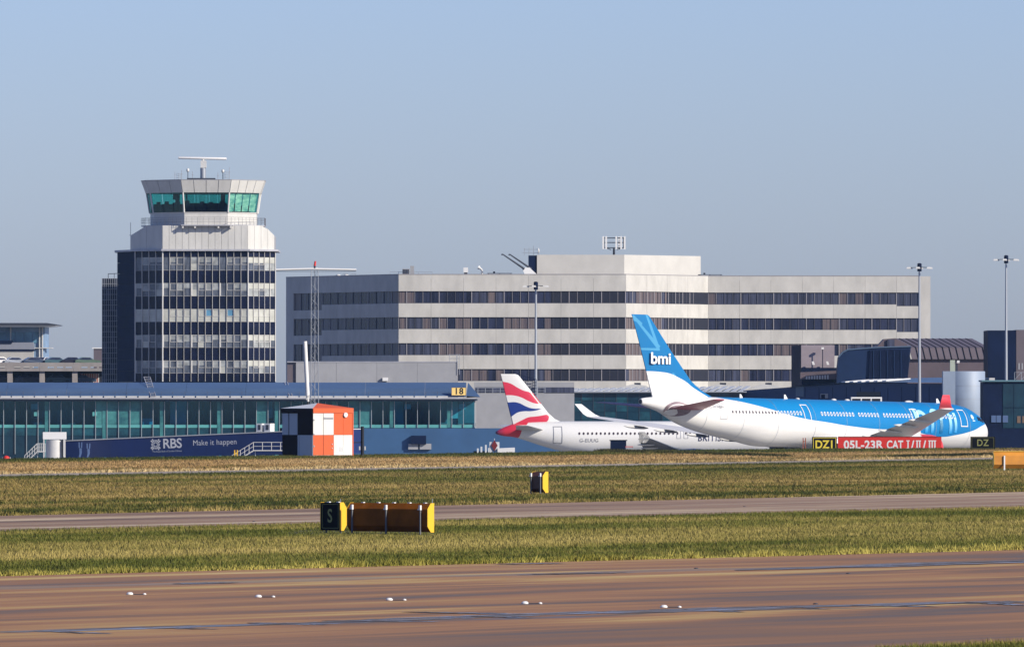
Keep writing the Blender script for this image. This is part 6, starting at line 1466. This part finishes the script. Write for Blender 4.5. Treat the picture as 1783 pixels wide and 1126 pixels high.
# windows
mbw = MB(); mbf = MB(); mbd = MB()
def ell(fus, mb, cx, cz, rx_, rz_, out, n=8):
    vs = [(cx+rx_*math.cos(a), cz+rz_*math.sin(a)) for a in [2*math.pi*i/n for i in range(n)]]; fus.decal(vs, [tuple(range(n))], mb, out)
xsw = list(np.arange(12.9, 24.3, .533))+list(np.arange(27.7, 33.3, .533))+list(np.arange(34.1, 37.7, .533))+list(np.arange(38.4, 43.3, .533))+list(np.arange(45.9, 51.0, .533))
for xx in xsw:
    zz = 6.40
    if xx > 20: ell(FA, mbf, xx, zz, .17, .26, .015)
    ell(FA, mbd if xx > 20 else mbw, xx, zz, .085 if xx > 20 else .12, .15 if xx > 20 else .19, .03)
mbf.build('window_surrounds', M_white, bmi, 'local', kind='stuff'); mbd.build('window_glass', mat('cabin_glass_blue', (.03, .22, .5), .3), bmi, 'local', kind='stuff'); mbw.build('rear_window_glass', mat('cabin_glass_grey', (.16, .14, .14), .3), bmi, 'local', kind='stuff')
for x0, x1, z0, z1 in ((24.6, 25.75, 5.55, 7.45), (43.2, 44.4, 5.15, 7.25), (51.6, 52.9, 5.25, 7.3)): FA.outline(x0, x1, z0, z1, .10).build('door_outline', M_white, bmi, 'local')
FA.outline(11.0, 12.0, 5.5, 7.3, .03).build('rear_door_outline', M_greywall, bmi, 'local')
# big pale letters on the forward fuselage
m, n, b = new_pm('big_letter_print'); x_, z_, oc = obj_xyz(n)
g_ = math_n(n, 'MULTIPLY', math_n(n, 'SUBTRACT', z_, 4.5), .62, True); n.links.new(mixc(n, g_, (.012, .27, .62), (.36, .68, .80)), b.inputs['Base Color'])
mb = MB()
def bar(pl, hw):
    vs = []
    for i, (a, b_) in enumerate(pl):
        p0, p1 = pl[max(0, i-1)], pl[min(len(pl)-1, i+1)]; d_ = math.hypot(p1[0]-p0[0], p1[1]-p0[1]); nx, nz = -(p1[1]-p0[1])/d_*hw, (p1[0]-p0[0])/d_*hw
        vs += [(a-nx, b_-nz), (a+nx, b_+nz)]
    FA.decal(vs, [(2*i, 2*i+2, 2*i+3, 2*i+1) for i in range(len(pl)-1)], mb, .018)
def arch(x0, x1, zb, zt, h=.8): return [(x0, zb+(zt-h-zb)*i/6) for i in range(7)]+[((x0+x1)/2-(x1-x0)/2*math.cos(a), zt-h+h*math.sin(a)) for a in [math.pi*i/8 for i in range(1, 8)]]+[(x1, zt-h-(zt-h-zb)*i/6) for i in range(7)]
bar([(43.9, 4.3+.5*i) for i in range(7)], .22); bar(arch(44.0, 45.6, 4.4, 6.9), .25)
bar(arch(46.6, 48.2, 4.4, 7.1), .24); bar(arch(48.2, 49.8, 4.4, 7.1), .24); bar([(50.7, 4.5+.4*i) for i in range(7)], .22)
mb.build('fuselage_lettering', m, bmi, 'local')
vs, fs = text_geo('flybmi', .42, .01, 1.0); mb = MB(); FA.decal([(54.2+a, 6.3+b_) for a, b_, _ in vs], fs, mb, .02); mb.build('nose_emblem', M_white, bmi, 'local') if False else None
mb = MB(); ell(FA, mb, 54.1, 6.45, .3, .3, .02); ell(FA, mb, 54.2, 6.0, .3, .08, .02); mb.build('nose_emblem', PALE and mat('pale_emblem', (.55, .72, .80), .4), bmi, 'local')
mb = MB()
for a, b_, c_, d_ in ((55.3, 55.75, 6.05, 6.5), (55.85, 56.25, 5.95, 6.45), (56.35, 56.8, 5.85, 6.3)): FA.decal([(a, c_), (b_, c_), (b_-.05, d_), (a, d_)], [(0, 1, 2, 3)], mb, .03)
mb.build('cockpit_windows', M_black, bmi, 'local')
for xx, h_, l_ in ((16.5, .42, .45), (24.0, .5, .5), (50.3, .5, .5)):
    mb = MB(); mb.v = [(xx, .04, 8.0), (xx+l_*1.4, .04, 8.0), (xx+l_*.5, .02, 8.12+h_), (xx+.02, .02, 8.12+h_), (xx, -.04, 8.0), (xx+l_*1.4, -.04, 8.0), (xx+l_*.5, -.02, 8.12+h_), (xx+.02, -.02, 8.12+h_)]
    mb.f = [(0, 1, 2, 3), (7, 6, 5, 4), (0, 4, 5, 1), (1, 5, 6, 2), (2, 6, 7, 3), (3, 7, 4, 0)]; mb.m = [0]*6; mb.sm = [False]*6; mb.build('blade_antenna', M_white, bmi, 'local')
for xx, r_ in ((32.5, .4), (34.8, .4), (45.5, .75), (26.3, .25)):
    mb = MB(); mb.loft([[(xx+r_*k_*math.cos(a), .3*k_*math.sin(a), 8.08+h_) for a in [2*math.pi*i/12 for i in range(12)]] for k_, h_ in ((1, 0), (.9, .12), (.5, .2), (.1, .22))]); mb.build('roof_blister', M_offw, bmi, 'local')
mb = MB()
for xx in (9.0, 14.6, 20.2, 26.5, 31.8, 37.4, 42.6, 47.3, 53.4):
    o_ = len(mb.v); vs = []
    for k_ in range(15):
        a_ = math.radians(12+k_*11.0)
        for dx_ in (0, .035):
            t_, b_, w_ = FA.at(xx+dx_); zc_2, h_2 = (t_+b_)/2, (t_-b_)/2; mb.v.append((xx+dx_, -(w_+.025)*math.sin(a_), zc_2+(h_2+.025)*math.cos(a_)))
    for k_ in range(14): mb.f.append((o_+2*k_, o_+2*k_+1, o_+2*k_+3, o_+2*k_+2)); mb.m.append(0); mb.sm.append(True)
mb.build('skin_seams', mat('seam_grey', (.30, .36, .42), .6), bmi, 'local', kind='stuff')
mb = MB(); FA.decal([(29.2, 2.9), (33.2, 2.9), (33.2, 3.6), (29.2, 3.6)], [(0, 1, 2, 3)], mb, .01); mb.build('gear_door', M_offw, bmi, 'local')
# registration and undercarriage
vs, fs = text_geo('G-WWBM', .5, 0, 1); mb = MB(); FA.decal([(10.6+a, 6.9+b_) for a, b_, _ in vs], fs, mb, .02); mb.build('registration', M_greywall, bmi, 'local')
def gear(parent, xg, yg, ztop, zg_, wr, n_ax, tw):
    mb = MB(); mb.tube((xg, yg, ztop), (xg, yg, zg_+wr), .16, n=8); mb.build('gear_leg', M_steel, parent, 'local')
    for k_ in range(n_ax):
        xx = xg+(k_-(n_ax-1)/2)*wr*2.5
        for q_ in (-tw, tw): mb = MB(); mb.tube((xx, yg+q_-.2, zg_+wr), (xx, yg+q_+.2, zg_+wr), wr, n=18); mb.build('wheel', M_black, parent, 'local')
bpy.context.view_layer.update()
Wm = Matrix.Translation(bmi.location) @ Rm
def ground_local(M, x, y):
    p = M @ Vector((x, y, 0)); g_ = float(tz(np.array([p.x]), np.array([p.y]))[0])+.03; return g_-p.z
for yg in (-5.3, 5.3): gear(bmi, 30.5, yg, 3.4, ground_local(Wm, 30.5, yg), .69, 2, .7)
gear(bmi, 52.1, 0, 2.9, ground_local(Wm, 52.1, 0), .5, 1, .38)

# ---- narrow-body with striped tail
ba = thing('striped_tail_airliner', 'white short haul airliner with red white and blue ribbon striped tail', 'airliner', (-2.0, 1126.8, -3.2))
hb = math.radians(79.5); ba.rotation_euler[2] = math.pi/2-hb
FB = Fus([(0, 4.62, 4.32, .16), (1, 5.12, 4.05, .5), (2.1, 5.5, 3.95, .8), (3.4, 5.68, 3.62, 1.1), (5.6, 5.8, 2.9, 1.45), (9, 5.87, 2.05, 1.85), (12, 5.87, 1.73, 1.97), (20, 5.87, 1.73, 1.97), (32, 5.87, 1.73, 1.97), (34.5, 5.6, 1.85, 1.75), (36.2, 4.95, 2.15, 1.25), (37.1, 4.1, 2.6, .75), (37.57, 3.4, 3.15, .15)])
m, n, b = new_pm('livery_white_grey'); x_, z_, oc = obj_xyz(n)
redt = math_n(n, 'MULTIPLY', math_n(n, 'SUBTRACT', math_n(n, 'ADD', math_n(n, 'MULTIPLY', z_, .9), 7.3-.0), math_n(n, 'MULTIPLY', x_, 1.0)), 1, False)
edge_r = curve_mask(n, [(0, 3.0), (1.5, 3.6), (2.6, 3.75), (3.1, 4.9), (3.6, 5.3), (4.2, 5.9), (6, 7.5), (38, 7.5)], 0, 38, 2, 8, x_, z_, 25)
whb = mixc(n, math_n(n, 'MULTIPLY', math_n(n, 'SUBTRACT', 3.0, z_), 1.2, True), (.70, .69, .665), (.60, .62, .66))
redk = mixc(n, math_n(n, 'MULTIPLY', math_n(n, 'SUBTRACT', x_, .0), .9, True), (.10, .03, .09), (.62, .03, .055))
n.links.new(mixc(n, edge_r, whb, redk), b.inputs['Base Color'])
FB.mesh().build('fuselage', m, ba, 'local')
m, n, b = new_pm('ribbon_tail_livery'); x_, z_, oc = obj_xyz(n)
def cvt(pl):      # photo pixels to fin plane
    return [((a-863.5)/14.0, 8.2-(b_-700)/14.2) for a, b_ in pl]
def band(up_, lo_):
    a_ = curve_mask(n, cvt(up_), -1, 10, 4, 14, x_, z_, 25); b_ = curve_mask(n, cvt(lo_), -1, 10, 4, 14, x_, z_, 25)
    return math_n(n, 'MULTIPLY', math_n(n, 'SUBTRACT', 1, a_), b_)
r1 = band([(870, 664), (879, 665), (890, 668), (900, 674), (912, 680), (926, 683.5), (940, 690), (990, 700)], [(870, 688), (881, 688), (895, 688.5), (908, 692), (920, 698), (933, 702.5), (945, 703), (990, 704)])
b1 = band([(870, 700), (886, 700.5), (896, 700), (905, 702), (915, 707), (925, 710.5), (943, 711.5), (990, 712)], [(880, 734), (889, 727), (894, 723), (902, 718), (912, 716), (925, 715.8), (936, 714), (943, 711.8), (990, 711)])
r2 = band([(880, 741), (893, 739), (901, 735.5), (910, 731), (920, 726.5), (932, 725), (943, 723.5), (951, 722), (990, 722)], [(880, 752), (905, 748), (912, 742), (920, 738.5), (930, 738), (942, 739), (949, 736), (955, 731), (957, 722), (990, 690)])
col = mixc(n, r1, (.70, .69, .655), (.62, .035, .07)); col = mixc(n, b1, col, (.012, .035, .20)); col = mixc(n, r2, col, (.62, .035, .07))
n.links.new(col, b.inputs['Base Color'])
fin_mesh([(5.2, 1.9, 10.2, .04), (5.62, 2.05, 8.6, .07), (6.15, 1.95, 7.4, .08), (6.9, 1.75, 6.55, .085), (8.5, 1.35, 5.3, .09), (11.5, .65, 2.85, .09), (11.66, .6, 2.45, .06)]).build('tail_fin', m, ba, 'local')
# red lower ribbon continues onto the fuselage side under the fin
mb = MB(); tp = cvt([(893, 739), (901, 737), (912, 733), (918, 733)]); lp = cvt([(893, 750), (901, 748.5), (906, 746.5), (912, 741)])
for sg in (-1, 1):
    wing_mesh([(6.3, 3.9, .3, 4.75, .10), (5.8, 3.5, 1.2, 4.85, .10), (3.0, 1.6, 6.1, 5.35, .09), (2.7, 1.2, 6.3, 5.37, .06)], sg).build('tailplane', mat('tailplane_pale_grey', (.50, .50, .49), .4), ba, 'local')
    M_bw = mat('wing_grey_shaded', (.075, .09, .12), .45, var=.1, scale=.5)  # grey wing darkened all over: underside shade is in the colour
    wing_mesh([(25.5, 8.2, .4, 1.95, .12), (24.2, 6.6, 1.95, 2.1, .12), (21.2, 4.0, 6.2, 2.6, .11), (16.3, 1.7, 16.2, 3.75, .09), (16.0, 1.4, 16.6, 3.8, .06)], sg).build('wing', M_bw, ba, 'local')
    mb = MB(); mb.loft([[(p_[0], sg*(16.6+.1*(p_[2]-z)), p_[2]*1.0) for p_ in [(xl, 0, zz_1), (xl-ch/2, 0, zz_1+.01), (xl-ch, 0, zz_1), (xl-ch/2, .05, zz_1-.01)]] for xl, ch, zz_1, z in ((15.3, .7, 4.6, 4), (16.0, 1.4, 3.9, 4), (15.5, .9, 3.3, 4))], smooth=False); mb.build('wingtip_fence', M_offw, ba, 'local')
    for yy in (4.5, 8.4, 12.0):
        xte = 19.0-(yy-3)*.33; zt_r = 2.1+(yy-1.95)*.115; mb = MB(); rr = []
        for dx, r_ in ((1.4, .03), (.9, .13), (0, .15), (-.7, .03)): rr.append([(xte+dx, sg*yy+r_*math.cos(a), zt_r-.22+r_*math.sin(a)) for a in [2*math.pi*i/8 for i in range(8)]])
        mb.loft(rr); mb.build('flap_track_fairing', M_offw, ba, 'local')
    yE = sg*5.75; mb = MB(); rr = []
    for xx, r_ in ((20.8, .75), (22, .95), (23.6, 1.05), (24.6, .98), (24.9, .85)): rr.append([(xx, yE+r_*math.cos(a), 1.5+r_*math.sin(a)) for a in [2*math.pi*i/24 for i in range(24)]])
    mb.loft(rr); mb.build('engine_nacelle', mat('nacelle_navy', (.02, .04, .13), .35), ba, 'local')
mbw = MB()
for i in range(36):
    xx = 10.1+i*.533
    if i in (24, 28): continue
    ell(FB, mbw, xx, 4.38, .12, .17, .015)
mbw.build('cabin_windows', mat('cabin_glass_dark', (.05, .03, .03), .25), ba, 'local', kind='stuff')
FB.outline(6.9, 8.0, 3.15, 5.25, .07, .015).build('door_outline', mat('door_line_grey', (.22, .23, .26), .5), ba, 'local')
for x0 in (22.25, 23.15): FB.outline(x0, x0+.55, 3.75, 4.95, .05, .012).build('exit_outline', mat('exit_line', (.45, .45, .46), .5), ba, 'local')
vs, fs = text_geo('G-EUUG', .62, 0.0, 1.05); mb = MB(); FB.decal([(11.3+a, 3.52+b_) for a, b_, _ in vs], fs, mb, .015); mb.build('registration', M_greywall, ba, 'local')
vs, fs = text_geo('BRITISH AIRWAYS', 1.12, .006, 1.08); x0 = min(v[0] for v in vs)
mb = MB(); FB.decal([(24.95+(a-x0)*.9, 3.78+b_) for a, b_, _ in vs], fs, mb, .015)
mb.build('airline_lettering', mat('lettering_navy', (.03, .035, .10), .4), ba, 'local')
mb = MB(); FB.decal([(36.0-.35, 4.3), (36.1, 4.2), (36.0, 4.6), (35.6, 4.75)], [(0, 1, 2, 3)], mb, .02); mb.build('cockpit_windows', M_black, ba, 'local')
Wb = Matrix.Translation(ba.location) @ Matrix.Rotation(math.pi/2-hb, 4, 'Z')
for yg in (-3.8, 3.8): gear(ba, 18.8, yg, 2.3, ground_local(Wb, 18.8, yg), .58, 1, .45)
gear(ba, 32.5, 0, 2.0, ground_local(Wb, 32.5, 0), .38, 1, .25)

# ================================================================== GROUND SERVICE EQUIPMENT
a = W(1076, 781, 14.6); gz = gz_at(a.x, a.y)
t = thing('cargo_loader', 'dark blue boxy loader standing in front of the striped tail airliner', 'loader', (a.x, a.y, gz))
zt_c = EYE-(765.5-700)/14.6
mb = MB(); mb.box(a.x-.9, a.x+.98, a.y-1, a.y+1.5, gz+.5, zt_c-.12); mb.build('cabin', mat('loader_navy', (.02, .04, .10), .5), t)
mb = MB(); mb.box(a.x-1.0, a.x+1.1, a.y-1.1, a.y+1.6, zt_c-.115, zt_c); mb.build('roof', M_navy, t)
mb = MB(); mb.box(a.x-2.4, a.x+1.1, a.y-1, a.y+1.5, gz+.35, gz+.5+.0); mb.build('chassis', M_dark, t)
for d_ in (-2, .7):
    for e_2 in (-1.0, 1.2): mb = MB(); mb.tube((a.x+d_, a.y+e_2-.1, gz+.33), (a.x+d_, a.y+e_2+.2, gz+.33), .33, n=12); mb.build('wheel', M_black, t)
a = W(1097, 783, 14.7); gz = gz_at(a.x, a.y); t = thing('red_service_cart', 'small faded red cart roof right of the dark blue loader', 'cart', (a.x, a.y, gz))
zt_c = EYE-(776.5-700)/14.7
mb = MB(); mb.box(a.x-.55, a.x+.35, a.y-.6, a.y+.6, zt_c-.12, zt_c); mb.build('roof', mat('faded_red', (.55, .16, .15), .5), t)
mb = MB(); mb.box(a.x-.5, a.x+.3, a.y-.5, a.y+.5, gz+.3, gz+.9); mb.build('body', M_greywall, t)
mb = MB(); [mb.box(a.x+d_-.03, a.x+d_+.03, a.y+e_2-.03, a.y+e_2+.03, gz+.9, zt_c-.12) for d_ in (-.48, .27) for e_2 in (-.48, .48)]; mb.build('canopy_posts', M_steel, t)
for d_ in (-.35, .2): mb = MB(); mb.tube((a.x+d_, a.y-.55, gz+.22), (a.x+d_, a.y+.55, gz+.22), .22, n=10); mb.build('wheel', M_black, t)
# bus behind the blue fuselage
a = W(1508, 691, 13.2); gz = gz_at(a.x, a.y); t = thing('airport_bus', 'white bus whose roof shows just above the blue fuselage', 'bus', (a.x, a.y, gz)); zt_c = a.z
mb = MB(); mb.box(a.x-2.0, a.x+2.05, a.y-1.2, a.y+1.2, gz+.35, zt_c); mb.build('body', M_white, t)
for i in range(3): mb = MB(); mb.box(a.x-1.85+i*1.3, a.x-.75+i*1.3, a.y-1.24, a.y-1.19, zt_c-1.2, zt_c-.2); mb.build('window', M_black, t)
for d_ in (-1.3, 1.3): mb = MB(); mb.tube((a.x+d_, a.y-1.22, gz+.45), (a.x+d_, a.y+1.22, gz+.45), .45, n=12); mb.build('wheel', M_black, t)
